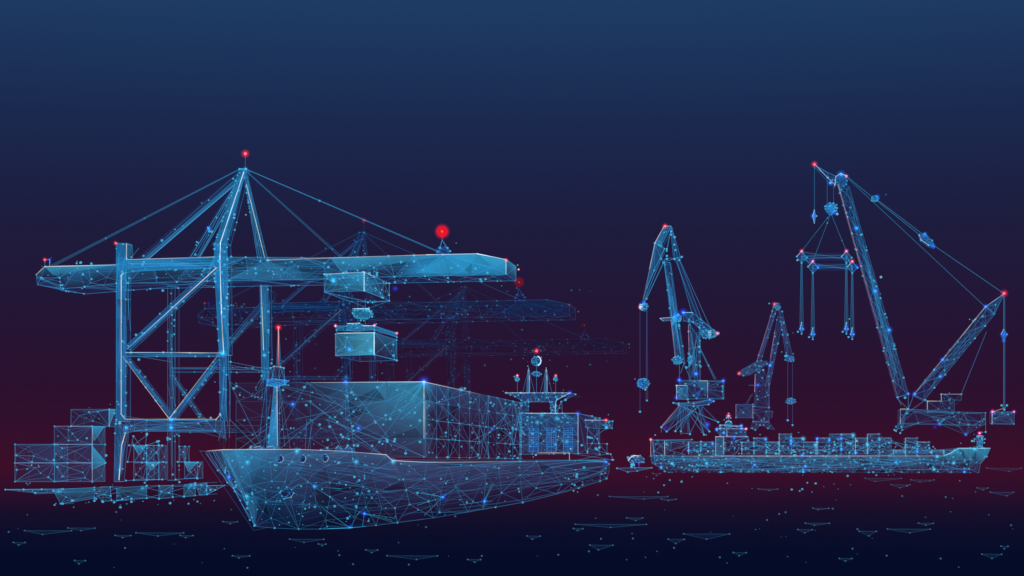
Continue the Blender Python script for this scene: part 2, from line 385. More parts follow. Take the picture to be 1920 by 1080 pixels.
for a, b in (((240, 866), (251, 818)), ((251, 818), (275, 850)), ((251, 835), (276, 816)), ((243, 835), (305, 835)), ((276, 816), (270, 860)), ((275, 835), (299, 827)), ((299, 827), (298, 835)), ((237, 901), (305, 899)), ((240, 866), (307, 866)), ((334, 866), (372, 867)), ((275, 867), (305, 836)), ((330, 899), (370, 896))):
    w.line(qp(*a, -.3), qp(*b, -.3), LB, .75); w.node(qp(*a, -.3), 2.2); w.node(qp(*b, -.3), 2.2)
w.build('lashing_rod', None, qp(275, 900), 'thin blue lashing rods fanning over the end-on containers under the crane', 'lashing rods')

# ================================================================== ship-to-shore gantry crane
def gantry():
    pl = Plane(409)
    org = pl(228, 903)
    t = thing('gantry_crane', 'bright blue gantry crane nearest on the left, big red lamp on its boom', 'gantry crane', org, 'gantry cranes in a row along the quay')
    BR = const((34, 122, 180), .82); BS = const((30, 60, 112), .3); MD = const((34, 92, 142), .5)
    # legs of the near frame
    w = W()
    qbeam(w, pl, [(218, 456), (238, 456), (236, 560), (218, 560)], 3, 8, BR, BS, 1, 4, nodes=4)
    qbeam(w, pl, [(218, 560), (236, 560), (236, 790), (218, 790)], 3, 9, const((32, 110, 168), .74), BS, 1, 6, nodes=8)
    qbeam(w, pl, [(216, 790), (233, 808), (224, 903), (214, 903)], 3, 8, const((34, 98, 152), .65), BS, 1, 4, nodes=5)
    for a, b, c in (((238, 457), (238, 487), 1.3), ((233, 512), (227, 518), 1.2), ((228, 518), (228, 775), 1.5), ((227, 775), (235, 786), 1.2), ((236, 812), (229, 835), 1.6), ((229, 835), (224, 900), 1.6)):
        w.line(pl(*a, -.3), pl(*b, -.3), CREAM, c, 1.7)
    w.line(pl(242, 514), pl(240, 600), LB, .9); w.line(pl(236, 520), pl(245, 620), LB, .7); w.line(pl(238, 457, 8), pl(243, 487), LB, .7); w.line(pl(238, 457), pl(248, 460), LB, .9); w.line(pl(248, 460), pl(249, 485), LB, .7)
    w.face([pl(238, 457), pl(248, 460), pl(243, 487), pl(238, 487)], [C((40, 120, 150), .5)] * 4)
    w.build('leg', t)
    w = W()
    qbeam(w, pl, [(402, 456), (425, 456), (427, 500), (402, 500)], 3, 9, BR, BS, 1, 3, nodes=6)
    qbeam(w, pl, [(402, 500), (427, 500), (428, 665), (411, 665)], 3, 9, BR, BS, 1, 5, nodes=9)
    qbeam(w, pl, [(411, 665), (425, 665), (424, 790), (413, 790)], 3, 9, const((32, 98, 155), .6), BS, 1, 4, nodes=6)
    qbeam(w, pl, [(413, 790), (424, 790), (419, 903), (411, 903)], 3, 2, const((50, 25, 60), .06), const((50, 25, 60), .04), .12, 2, nodes=0, cross=0)
    for a, b, c in (((414, 456), (413, 490), 1.7), ((413, 490), (416, 590), 1.8), ((416, 590), (420, 664), 1.5)):
        w.line(pl(*a, -.3), pl(*b, -.3), WHITE if c > 1.6 else CREAM, c, 1.9)
    w.node(pl(413, 490, -1), 4, LC, 1); w.glow(pl(413, 490), 8, LC, .6); w.glow(pl(419, 663, -.5), 10, LC, 1.0); w.node(pl(419, 663, -.5), 3.4, LC, 1); w.glow(pl(402, 458), 6, LC, .5)
    for a, b in (((424, 560), (429, 712)), ((427, 600), (431, 760)), ((424, 760), (427, 800)), ((418, 790), (410, 826)), ((418, 760), (424, 826))): w.line(pl(*a), pl(*b), LB, .6)
    w.build('leg', t)
    # far frame legs
    fp = 34
    w = W()
    qbeam(w, pl, [(222, 510), (237, 510), (237, 903), (222, 903)], 3, 4, const((40, 60, 110), .12), const((40, 50, 100), .08), .75, 4, nodes=12, cross=4, db=fp); w.build('leg', t)
    w = W()
    qbeam(w, pl, [(408, 508), (424, 508), (426, 700), (412, 700)], 3, 8, const((36, 110, 160), .6), BS, .9, 4, nodes=7, db=fp)
    qbeam(w, pl, [(412, 700), (426, 700), (424, 903), (412, 903)], 3, 1, const((50, 25, 60), .05), const((50, 25, 60), .04), .1, 2, nodes=0, cross=0, db=fp)
    w.line(pl(411, 508, fp - .3), pl(416, 640, fp - .3), (225, 240, 190), 1.2, 1.6); w.glow(pl(417, 650, fp), 7, LC, .9); w.node(pl(417, 650, fp), 3, LC)
    for a, b in (((418, 690), (398, 735)), ((418, 690), (404, 735)), ((418, 685), (412, 735)), ((416, 688), (400, 715))): w.line(pl(*a, fp), pl(*b, fp), LB, .6); w.node(pl(*b, fp), 2)
    w.build('leg', t)
    # boom girder, nose, near face outline
    w = W()
    top = [(85, 500), (218, 496), (240, 487), (402, 482), (620, 483), (895, 476), (950, 487)]; bot = [(950, 515), (840, 517), (700, 520), (612, 523), (430, 526), (240, 531), (118, 541), (70, 534), (68, 516)]
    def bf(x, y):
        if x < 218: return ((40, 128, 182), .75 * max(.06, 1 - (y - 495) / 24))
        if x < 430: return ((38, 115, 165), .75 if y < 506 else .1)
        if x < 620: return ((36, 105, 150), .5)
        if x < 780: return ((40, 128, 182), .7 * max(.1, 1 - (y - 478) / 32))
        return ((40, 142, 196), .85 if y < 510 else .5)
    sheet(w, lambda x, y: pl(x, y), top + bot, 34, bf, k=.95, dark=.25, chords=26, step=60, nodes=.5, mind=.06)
    for _ in range(70): w.node(pl(R.uniform(90, 945), R.uniform(490, 524), -.4), R.choice((.9, 1.2, 1.7, 2.4, 3)), R.choice((LN, LN, LC)), .95)
    # solid upper flange between the legs
    q = [(238, 487), (402, 482), (402, 500), (392, 503), (250, 509), (236, 512)]
    sheet(w, lambda x, y: pl(x, y, -.2), q, 8, const((34, 118, 174), .8), k=.7, dark=.1, nodes=.4, chords=6)
    for _ in range(10):
        y0, y1 = R.uniform(488, 507), R.uniform(484, 502); w.line(pl(240, y0, -.3), pl(402, y1, -.3), LB, .5, 1)
    for tri, c, a in ((((85, 500), (215, 497), (100, 517)), (60, 160, 195), .6), (((430, 522), (500, 490), (610, 522)), (50, 130, 175), .5), (((620, 484), (840, 479), (640, 510)), (60, 155, 195), .6),
                      (((780, 512), (840, 480), (948, 514)), (50, 160, 205), .45), (((840, 479), (895, 476), (950, 514)), (60, 175, 215), .5), (((895, 476), (950, 487), (950, 514)), (70, 190, 225), .45)):
        P = [pl(*p, -.25) for p in tri]; w.face(P, [C(c, a), C(c, a * .7), C(c, a * .3)])
    for x0, y0, x1, y1, kk in ((85, 500, 218, 497, 1.3), (240, 487, 402, 482, .7), (500, 488, 800, 478, .9), (800, 478, 895, 476, 1.8), (895, 476, 950, 487, 1.8), (949, 488, 949, 514, 1.4), (85, 500, 68, 516, .9)):
        w.line(pl(x0, y0, -.35), pl(x1, y1, -.35), WHITE if kk > 1.5 else CREAM, kk, 1.6)
    w.build('boom', t)
    # underside and far face of the boom
    w = W(); D = 14
    def lo(x, y, d): return pl(x, y, d)
    n = len(bot)
    for i in range(n - 1):
        a, b = bot[i], bot[i + 1]
        w.face([lo(*a, 0), lo(*b, 0), lo(*b, D), lo(*a, D)], [C((34, 60, 115), .22)] * 4)
        w.line(lo(*a, D), lo(*b, D), LB, .7)
        for _ in range(4):
            s, s2 = R.random(), R.random(); p = lo(a[0] + (b[0] - a[0]) * s, a[1] + (b[1] - a[1]) * s, 0); q2 = lo(a[0] + (b[0] - a[0]) * s2, a[1] + (b[1] - a[1]) * s2, D)
            w.line(p, q2, LB, .5); w.node(q2, R.uniform(1, 2.4))
    w.line(lo(950, 487, 0), lo(950, 487, D), LC, .8); w.line(lo(950, 515, 0), lo(950, 515, D), LB, .8); w.line(lo(950, 487, D), lo(950, 515, D), LB, .9); w.line(lo(950, 487, D), lo(950, 515, 0), LB, .7)
    w.face([lo(950, 487, 0), lo(950, 487, D), lo(950, 515, D), lo(950, 515, 0)], [C((50, 140, 185), .6), C((60, 160, 200), .6), C((40, 90, 140), .2), C((40, 90, 140), .2)])
    tp = top[:]
    for a, b in zip(tp, tp[1:]): w.line(lo(*a, D), lo(*b, D), LB, .35)
    for _ in range(14):
        x = R.uniform(430, 940); w.line(lo(x, 480, D), lo(x + R.uniform(-90, 90), 517, D), LB, .35)
    w.build('girder_underside', t)
    # cross beams and braces
    w = W(); qbeam(w, pl, [(236, 661), (236, 668), (415, 668), (415, 661)], 2.5, 6, MD, BS, .9, 3, nodes=5); w.line(pl(236, 661, -.3), pl(330, 661, -.3), (200, 235, 240), 1.0, 1.6); w.line(pl(330, 661, -.3), pl(415, 662, -.3), CREAM, 1.0, 1.5); w.build('cross_beam', t)
    w = W(); q = [(233, 780), (238, 787), (405, 787), (414, 779), (421, 790), (421, 822), (403, 808), (250, 808), (236, 812)]
    sheet(w, lambda x, y: pl(x, y), q, 12, const((44, 84, 132), .4), k=.85, dark=.3, chords=14, nodes=.6)
    plain(w, [pl(238, 787, 5), pl(405, 787, 5), pl(405, 808, 5), pl(238, 808, 5)], const((40, 60, 110), .15), e=.4)
    w.line(pl(236, 786, -.3), pl(404, 786, -.3), (235, 225, 200), .95, 1.5); w.line(pl(405, 787, -.3), pl(414, 777, -.3), CREAM, 1.1, 1.7)
    for p in ((238, 802), (322, 787), (322, 802)): w.glow(pl(*p, -.4), 9, (40, 150, 255), 1.0); w.node(pl(*p, -.4), 3.4, LC)
    w.build('cross_beam', t)
    for q, kk, hl in (([(232, 652), (244, 656), (412, 503), (394, 500)], 1, 'R'), ([(230, 668), (238, 668), (327, 784), (317, 784)], .8, 'L'), ([(408, 668), (420, 670), (328, 785), (318, 785)], .85, 'L')):
        w = W(); A0, B0, B1, A1, D_ = qbeam(w, pl, q, 1.6, 8, const((32, 90, 150), .58), BS, kk * .85, 4, nodes=9, cross=2)
        if hl == 'R': w.line(A0.lerp(B0, .6) - V * .3, A1.lerp(B1, .7) - V * .3, LC, .9, 1.4, CREAM, 1.2)
        else: w.line(A0 - V * .3, A1 - V * .3, CREAM, .4, 1.4, None, 1.2)
        w.build('diagonal_brace', t)
    for q, kk in (([(226, 690), (232, 690), (300, 788), (292, 788)], .6), ([(318, 650), (326, 652), (420, 548), (408, 545)], .6)):
        w = W(); qbeam(w, pl, q, 1.6, 5, const((36, 70, 130), .2), const((30, 50, 110), .1), kk, 3, nodes=6, db=fp); w.build('diagonal_brace', t)
    w = W(); qbeam(w, pl, [(228, 675), (228, 684), (418, 684), (418, 675)], 2, 3, const((36, 60, 110), .12), const((36, 60, 110), .1), .55, 3, nodes=6, db=fp)
    w.build('cross_beam', t); w = W()
    qbeam(w, pl, [(238, 792), (238, 806), (405, 806), (405, 792)], 2, 3, const((36, 60, 110), .08), const((36, 60, 110), .06), .35, 3, nodes=2, db=fp); w.build('cross_beam', t)
    # portal ties between near and far frames (receding)
    w = W()
    for x, y in ((428, 684), (428, 678), (236, 664), (236, 800)):
        w.line(pl(x, y), pl(x - 4, y, fp), LB, .6)
    w.build('portal_tie', t)
    # apex frame
    mid = 8
    w = W()
    def ap(x, y, d): return pl(x, y, d)
    A0, B0, B1, A1, D_ = qbeam(w, pl, [(402, 458), (425, 458), (461, 318), (449, 316)], 3, 12, const((38, 124, 176), .68), BS, 1, 5, nodes=9)
    w.line(pl(413, 458, -.3), pl(458, 322, -.3), WHITE, 1.6, 1.8); w.line(pl(449, 316), pl(461, 316), LC, 1); w.node(pl(449, 317), 2.6, LC); w.node(pl(461, 317), 3, LC); w.glow(pl(460, 317), 6, LC, .6)
    w.build('apex_leg', t)
    w = W()
    T0, T1 = pl(456, 322), pl(462, 322); E0, E1 = pl(404, 456 + 2, fp), pl(424, 458, fp)
    for s in (0, .2, .45, .7, 1): w.line(T0.lerp(T1, s), E0.lerp(E1, s), LB, .7)
    w.face([T0, T1, E1, E0], [C((36, 110, 160), .5), C((36, 110, 160), .5), C((36, 110, 160), .25), C((36, 110, 160), .25)])
    w.line(T0.lerp(E0.lerp(E1, .75), .13), T0.lerp(E0.lerp(E1, .75), .97), (225, 240, 190), 1.3, 1.6)
    for _ in range(7): w.line(T0.lerp(E0, R.random()), T1.lerp(E1, R.random()), LB, .6)
    for _ in range(9): w.node(T0.lerp(E0, R.random()).lerp(T1, 0), R.uniform(1.2, 2.4))
    w.glow(E1, 8, LC, .8); w.node(E1, 3.2, LC)
    w.build('apex_leg', t)
    # stays
    rope(t, pl(450, 317), pl(97, 499), 3, 5, .55, 'stay_cable', 2, c2=None)
    rope(t, pl(461, 317), pl(836, 478), 2, 4, .75, 'stay_cable', 1)
    rope(t, pl(461, 320), pl(632, 484, 10), 2, 5, .55, 'stay_cable', 1)
    for (x0, y0, x1, y1, wd, nn) in ((449, 326, 262, 487, 9, 10), (446, 338, 358, 484, 7, 9)):
        w = W()
        for i in range(nn):
            s = R.uniform(-1, 1); s2 = R.uniform(-1, 1) if R.random() < .5 else s
            w.line(pl(x0 - abs(s) * 2, y0 + s * 9, R.uniform(0, 4)), pl(x1 + s2 * wd, y1, R.uniform(0, 5)), LB, R.uniform(.45, .9))
        P0, P1 = pl(x0, y0), pl(x1, y1)
        w.face([pl(x0, y0 - 6), pl(x0, y0 + 8), pl(x1 + wd, y1), pl(x1 - wd, y1)], [C((36, 80, 140), .16)] * 4)
        for _ in range(8): w.node(P0.lerp(P1, R.random()) + U * R.uniform(-1, 1), R.uniform(1.2, 2.6))
        if x1 > 300: w.glow(P0.lerp(P1, .62), 7, BLUE, 1.2); w.node(P0.lerp(P1, .62), 2.8, LC)
        w.build('stay_strut', t)
    # masts and lamps
    w = W(); w.line(pl(460, 316), pl(460, 290), (90, 110, 150), .9); w.build('lamp_mast', t); lamp_part(t, pl(460, 288), 9.5, k=1.2)
    w = W(); w.line(pl(84, 487), pl(84, 499), LB, .8); w.line(pl(93, 486), pl(93, 499), (170, 190, 255), 1.1, 1.4); w.line(pl(85, 487), pl(93, 486), PINK, .9); w.glow(pl(93, 487), 5, BLUE, 1); w.build('rail_post', t); lamp_part(t, pl(84, 487), 6)
    lamp_part(t, pl(217, 456), 6); lamp_part(t, pl(949, 488), 6); lamp_part(t, pl(965, 500, 6), 4, k=.8, core=WHITE)
    w = W(); b = (829, 478)
    for p in ((818, 470), (822, 463), (836, 463), (841, 469), (840, 477), (818, 478)):
        w.line(pl(829, 450), pl(*p, 2), LB, .6); w.node(pl(*p, 2), 2.4)
    w.poly([pl(818, 470), pl(822, 463), pl(836, 463), pl(841, 469), pl(840, 478), pl(818, 478)], LD, 1, LW, True); w.line(pl(829, 450), pl(829, 436), PINK, .9); w.line(pl(822, 463), pl(841, 472), LD, .9); w.line(pl(836, 463), pl(818, 474), LD, .9)
    w.face([pl(818, 470), pl(836, 463), pl(841, 469), pl(840, 478), pl(818, 478)], [C((30, 80, 150), .4)] * 5)
    w.build('lamp_tripod', t)
    w = W(); p = pl(829, 434); m = pxm(p)
    w.shell(p, 10.5 * m, (245, 24, 46), .55, .75, True); 
    for r_, k_ in ((11.8, .10), (13.5, .05), (15.5, .025)): w.shell(p, r_ * m, (230, 15, 40), k_, 0, True)
    w.glow(p, 5, (255, 110, 110), .8); w.node(p, 2.6, (255, 190, 180), 1, .9); w.build('signal_lamp', t)
    # trolley house under the boom
    w = W(); tz = 24
    ft = lambda x, y: ((52, 150, 190), .15 + .65 * max(0, min(1, (x - 612) / 75)) * max(.3, 1 - (y - 512) / 60))
    fq = [(612, 516), (687, 512), (687, 547), (612, 549)]
    sheet(w, lambda x, y: pl(x, y, -2), fq, 8, ft, k=.95, dark=.15, chords=6, nodes=.8)
    a0, b0, c0, d0 = pl(687, 512, -2), pl(687, 512, tz), pl(687, 547, tz), pl(687, 547, -2)
    panel(w, d0, c0, b0, a0, 9, fill=lambda x, y: ((48, 130, 170), .6 * max(.08, 1 - (x - 687) / 34)), k=.95, chords=8, nodes=.9)
    a1, b1, c1, d1 = pl(612, 516, -2), pl(612, 516, tz), pl(612, 549, tz), pl(612, 549, -2)
    plain(w, [d1, c1, c0, d0], const((30, 45, 100), .12), e=.6); plain(w, [a1, b1, b0, a0], const((40, 80, 130), .2), e=.3)
    w.line(a0 - V * .3, pl(612, 516, -2.3), WHITE, 1.0, 1.5); w.line(a0 - V * .3, d0 - V * .3, WHITE, 1.7, 2); w.line(a0, a0.lerp(b0, .35), WHITE, 1.3, 1.6)
    w.glow(pl(630, 528, -2.5), 9, LC, 1.1); w.node(pl(630, 528, -2.5), 3.4, LC); w.glow(pl(741, 541, 0), 8, BLUE, .6)
    for p in ((671, 560), (680, 560), (673, 571)):
        w.node(pl(*p, 10), 2.2); w.line(pl(612, 549, -2), pl(*p, 10), LB, .6); w.line(pl(*p, 10), c0, LB, .6)
    w.build('trolley_house', t)
    return t
g1 = gantry()
# glow wash: extra lamps already inside. Copies farther down the quay
def copy_thing(src, dloc, label, col, skip=()):
    r = src.copy(); scene.collection.objects.link(r); r.location = src.location + dloc; r['label'] = label
    for ch in list(src.children):
        if ch.name.split('.')[0] in skip: continue
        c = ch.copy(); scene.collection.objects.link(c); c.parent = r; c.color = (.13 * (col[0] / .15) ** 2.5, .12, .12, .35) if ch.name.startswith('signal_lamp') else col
        for g in ch.children:
            d = g.copy(); scene.collection.objects.link(d); d.parent = c; d.color = col
    return r
b1 = 409
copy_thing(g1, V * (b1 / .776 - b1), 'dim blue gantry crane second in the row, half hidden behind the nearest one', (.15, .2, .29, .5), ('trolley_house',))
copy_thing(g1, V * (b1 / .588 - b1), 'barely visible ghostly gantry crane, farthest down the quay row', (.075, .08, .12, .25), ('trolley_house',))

# hoist block, spreader and lifted container
hp = Plane(411)
t = thing('hoist_block', 'small glowing hoist block hung on ropes below the trolley house', 'hoist block', hp(680, 600))
w = W(); ball(w, hp(680, 588), 20, 11, 12, 1, .12, LB, ((45, 140, 180), .5), 1, 2.2)
w.line(hp(664, 580, -1.5), hp(694, 580, -1.5), WHITE, 1.2, 1.7); w.line(hp(694, 580, -1.5), hp(697, 587, -1.5), WHITE, .9, 1.6); w.glow(hp(690, 583, -1.4), 6, LC, .8)
w.poly([hp(x, y, -1) for x, y in ((662, 584), (666, 579), (692, 579), (698, 586), (694, 597), (668, 597))], LC, .8, LW, True); w.build('block_body', t)
for x in (671, 685): rope(t, hp(x, 560), hp(x, 580), 1, 1, .8, 'hoist_rope', 0)
for x in (671, 685): rope(t, hp(x, 597), hp(x, 610), 1, 1, .8, 'hoist_rope', 0)
t = thing('spreader', 'flat blue container spreader with pink lamps at its ends gripping the lifted container', 'spreader', hp(665, 622))
w = W()
sheet(w, lambda x, y: hp(x, y), [(629, 611), (650, 611), (653, 607), (674, 606), (678, 609), (702, 611), (702, 618), (674, 621), (631, 619)], 4, const((42, 130, 178), .6), k=.9, chords=3, nodes=.7)
panel(w, hp(702, 619), hp(702, 619, 24), hp(702, 611, 24), hp(702, 611), 2, fill=const((42, 120, 170), .6), k=.9)
plain(w, [hp(629, 611), hp(702, 611), hp(702, 611, 24), hp(629, 611, 24)], const((40, 80, 130), .2), e=.5)
w.line(hp(651, 607, -.3), hp(675, 606, -.3), WHITE, 1.3, 1.6); w.line(hp(680, 611, -.3), hp(702, 611, -.3), WHITE, 1.2, 1.6)
w.line(hp(630, 620), hp(633, 625), LB, .9); w.line(hp(702, 619), hp(702, 625), LB, .9); w.build('spreader_frame', t)
for p, c in ((hp(629, 611), (255, 190, 230)), (hp(702, 610), RED), (hp(702, 611, 24), RED)): lamp_part(t, p, 5, c if c == RED else (255, 90, 120), 1.1, core=(255, 220, 225))
w = W(); D = 24
ft = lambda x, y: ((70, 165, 195), .2 + .62 * max(0, min(1, (x - 629) / 73)))
sheet(w, lambda x, y: hp(x, y), [(629, 626), (702, 624), (702, 665), (629, 667)], 6, ft, k=.95, dark=.12, chords=5, nodes=.8)
panel(w, hp(702, 665), hp(702, 665, D), hp(702, 624, D), hp(702, 624), 3, fill=lambda x, y: ((50, 120, 160), .55 * max(.1, 1 - (y - 625) / 40)), k=.9, chords=2, nodes=.8)
plain(w, [hp(629, 667), hp(702, 665), hp(702, 665, D), hp(629, 667, D)], const((30, 50, 100), .15), e=.6); plain(w, [hp(629, 626), hp(629, 626, D), hp(629, 667, D), hp(629, 667)], const((30, 50, 100), .08), e=.4)
w.line(hp(632, 625, -.3), hp(702, 624, -.3), WHITE, 1.4, 1.7); w.line(hp(702, 624, -.3), hp(702, 664, -.3), WHITE, 1.9, 2.1); w.glow(hp(696, 658, -.4), 7, LC, .8); w.glow(hp(656, 655, -.4), 8, (40, 130, 255), .9); w.node(hp(656, 655, -.4), 3, LC)
w.build('shipping_container', None, hp(629, 667), 'bright glowing container lifted in mid-air below the spreader', 'container', 'container hanging from the gantry crane')

# ================================================================== big container ship
def interp(tab, x):
    if x <= tab[0][0]: return tab[0][1]
    for (x0, y0), (x1, y1) in zip(tab, tab[1:]):
        if x <= x1: return y0 + (y1 - y0) * (x - x0) / (x1 - x0)
    return tab[-1][1]
DK_Y = [(385, 847), (400, 845), (440, 843), (560, 843), (660, 847), (724, 853), (736, 864), (800, 867), (975, 865), (1134, 862), (1142, 870)]
DK_A = [(385, -58), (428, -56.8), (519, -54.4), (595, -52), (690, -49), (768, -46), (1080, -46), (1142, -47)]
BT_Y = [(385, 847), (410, 882), (440, 921), (478, 987), (515, 990), (560, 992), (600, 992), (660, 989), (705, 985), (745, 980), (813, 971), (877, 960), (929, 951), (980, 942), (1045, 926), (1085, 915), (1125, 902), (1137, 897), (1142, 884)]
BT_A = [(385, -58), (478, -58), (560, -54), (660, -49.5), (760, -46), (1085, -46), (1142, -48)]
def hullmap(x, y):
    yd, yb = interp(DK_Y, x), interp(BT_Y, x)
    s = 0 if yb - yd < 1 else max(0, min(1, (y - yd) / (yb - yd)))
    return onA(x, y, interp(DK_A, x) * (1 - s) + interp(BT_A, x) * s)
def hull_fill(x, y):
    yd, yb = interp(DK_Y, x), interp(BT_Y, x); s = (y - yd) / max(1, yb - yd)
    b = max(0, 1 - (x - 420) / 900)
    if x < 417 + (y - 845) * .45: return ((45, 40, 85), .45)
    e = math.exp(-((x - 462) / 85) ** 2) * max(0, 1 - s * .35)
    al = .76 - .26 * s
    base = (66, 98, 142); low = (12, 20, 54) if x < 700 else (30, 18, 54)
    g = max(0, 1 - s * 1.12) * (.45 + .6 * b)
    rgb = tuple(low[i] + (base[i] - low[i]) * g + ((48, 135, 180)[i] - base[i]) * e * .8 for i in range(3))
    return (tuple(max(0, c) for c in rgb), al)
ship = thing('container_ship', 'large blue container ship in the foreground, its bow toward the left', 'container ship', onA(760, 985, -52))
w = W()
outl = [(x, y) for x, y in DK_Y] + [(x, y) for x, y in reversed(BT_Y[1:])]
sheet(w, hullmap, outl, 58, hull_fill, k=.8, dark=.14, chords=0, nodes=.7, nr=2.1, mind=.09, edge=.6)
# long raking lines of the plating
for _ in range(64):
    x0 = R.uniform(420, 1000); x1 = min(1138, x0 + R.uniform(80, 380)); s0 = R.random() ** 1.4; s1 = min(1, max(0, s0 + R.uniform(-.45, .3)))
    P = []
    for j in range(5):
        x = x0 + (x1 - x0) * j / 4; s = s0 + (s1 - s0) * j / 4; yd, yb = interp(DK_Y, x), interp(BT_Y, x); P.append(hullmap(x, yd + (yb - yd) * s))
    w.poly(P, LB, R.uniform(.25, .55), LW * .85)
for _ in range(130):
    x = R.uniform(420, 1138) if R.random() < .5 else R.uniform(420, 700); yd, yb = interp(DK_Y, x), interp(BT_Y, x); w.node(hullmap(x, yd + (yb - yd) * R.uniform(.04, .95)), R.choice((.9, 1.3, 1.7, 2.4, 3.2)), LN if R.random() < .7 else LC, .9)
for x, y, c in ((589, 912, (40, 140, 255)), (656, 990, BLUE), (683, 963, BLUE), (830, 932, BLUE), (908, 940, (40, 110, 255)), (462, 930, LC), (463, 866, LC), (429, 894, BLUE), (736, 866, LC), (1136, 866, BLUE), (667, 866, LC), (556, 846, LC)):
    p = hullmap(x, y); w.glow(p, 9, c, 1.1); w.node(p, 2.8, LC)
    if c != LC:
        for _ in range(5):
            xx, yy = x + R.uniform(-60, 60), y + R.uniform(-50, 40); xx = min(1130, max(430, xx)); yy = min(interp(BT_Y, xx), max(interp(DK_Y, xx), yy)); w.line(p, hullmap(xx, yy), LC, .6)
# bright stem plates
for tri, a in ((((417, 845), (440, 843), (478, 985)), .35), (((440, 843), (500, 845), (463, 930)), .45), (((417, 845), (463, 930), (440, 880)), .3), (((463, 930), (478, 985), (490, 930)), .4)):
    P = [hullmap(*p) + V * -.15 for p in tri]; w.face(P, [C((50, 150, 195), a), C((50, 140, 185), a * .7), C((40, 90, 140), a * .3)])
for a, b in (((388, 850), (410, 882)), ((393, 848), (428, 905)), ((400, 846), (452, 938)), ((410, 882), (463, 930)), ((417, 846), (440, 915)), ((417, 845), (463, 930)), ((463, 930), (478, 986)), ((440, 921), (474, 940)), ((425, 900), (465, 945)), ((405, 846), (470, 975)), ((455, 945), (480, 984)), ((425, 850), (474, 970))):
    w.line(hullmap(*a) - V * .3, hullmap(*b) - V * .3, LB, .75); w.node(hullmap(*b) - V * .3, 2)
# bright sheer line
sh = [(388, 846, .5), (420, 843.5, 1.5), (500, 843, 1.3), (560, 843, .8), (640, 846, .5), (660, 848, .7), (700, 851, 1.3), (724, 853, 1.6), (736, 864, 1.5), (800, 867, .9), (860, 867, .75), (930, 866, .5), (985, 865, .3)]
for (x0, y0, k0), (x1, y1, k1) in zip(sh, sh[1:]): w.line(hullmap(x0, y0 + .5) + Vector((0, 0, .05)), hullmap(x1, y1 + .5) + Vector((0, 0, .05)), (255, 225, 190), k0, 1.8, None, k1)
w.build('hull', ship)
w = W()   # far side and deck
fd = [abz_ for abz_ in [(-58, 184.5, 8.0), (-63.5, 207, 8.0), (-69, 236, 8.0), (-70, 330, 7.4), (-70, 455, 7.5)]]
fb = [(-58, 203, WZ + .05), (-61, 228, WZ + .05), (-66, 268, WZ + .05), (-70, 345, WZ + .05), (-70, 440, 1.5)]
def wf(a, Y, z):  # position from a and Y
    X = (a - Y * U.y) / U.x; return Vector((X, Y, z))
FD = [wf(*p) for p in fd]; FB = [wf(*p) for p in fb]; ND = [hullmap(x, interp(DK_Y, x)) for x in (386, 540, 690, 900, 1134)]
for i in range(4):
    plain(w, [FD[i], FD[i + 1], FB[i + 1], FB[i]], const((20, 22, 60), .25), 1, .22); plain(w, [ND[i], ND[i + 1], FD[i + 1], FD[i]], const((40, 50, 90), .1), 1, .15)
plain(w, [ND[4], FD[4], FB[4], hullmap(1125, 900)], const((30, 25, 60), .2), 1, .3)
w.build('deck_and_far_side', ship)
# portholes, anchor, bollards
for x, y in ((526, 860), (568, 860), (610, 859)):
    w = W(); p = hullmap(x, y) - V * .3; m = pxm(p); n = 10
    ring = [p + U * (7 * m * math.cos(i * 2 * math.pi / n)) + Vector((0, 0, 7.3 * m * math.sin(i * 2 * math.pi / n))) for i in range(n)]
    w.face(ring, [C((28, 22, 55), .9)] * n)
    for i in range(n): w.line(ring[i], ring[(i + 1) % n], WHITE if i in (7, 8, 9, 0) else LB, .9, 1.4); 
    for i in range(6): w.line(ring[R.randrange(n)], ring[R.randrange(n)], LD, .6, 1)
    for i in range(0, n, 2): w.node(ring[i], 1.3)
    w.build('porthole', ship)
w = W(); p = hullmap(540, 925) - V * .3; m = pxm(p)
ring = [hullmap(x, y) - V * .3 for x, y in ((528, 921), (539, 913), (548, 918), (552, 924), (547, 932), (534, 935), (530, 930))]
w.face(ring, [C((18, 20, 54), .7)] * 7); w.poly(ring, LB, .5, .9, True); w.line(ring[3], ring[4], WHITE, .7, 1.4); w.line(ring[4], ring[5], WHITE, .5, 1.3)
for i in range(7): w.line(ring[i], ring[i] + U * R.uniform(-1, 1) + Vector((0, 0, R.uniform(-.8, .8))), LB, .7, .9); w.line(ring[0], ring[3], LD, .8); w.line(ring[1], ring[4], LD, .8); w.line(ring[2], ring[5], LD, .8)
for q in ring: w.node(q, 1.7)
w.build('anchor', ship)
for x, y, wd, kk in ((462, 837, 8, .8), (487, 837, 8, .8), (617, 840, 8, .7), (636, 840, 10, 1)):
    w = W(); p = hullmap(x, 846) + V * 4; m = pxm(p); z = lambda dx, dz, d=0: p + U * (dx * m) + Vector((0, 0, (dz + 3) * m)) + V * d
    pts = [z(-wd, -4), z(-wd + 2, 5), z(wd - 3, 7), z(wd, 3), z(wd - 1, -4)] if x < 600 else [z(-wd, -5), z(-wd * .4, 3), z(wd * .1, 7), z(wd * .8, 2), z(wd, -5)]
    w.face(pts, [C((50, 90, 140), .6)] * 5); w.poly(pts, LB, .7, 1, True); w.line(pts[1], pts[2], WHITE, .8, 1.4)
    w.face([q + V * 1.5 for q in pts], [C((50, 90, 140), .4)] * 5)
    for i in range(4): w.line(pts[i], pts[(i + 2) % 5] + V * 1.5, LB, .6, .9)
    for q in pts: w.node(q, 1.2)
    w.build('bollard', ship)
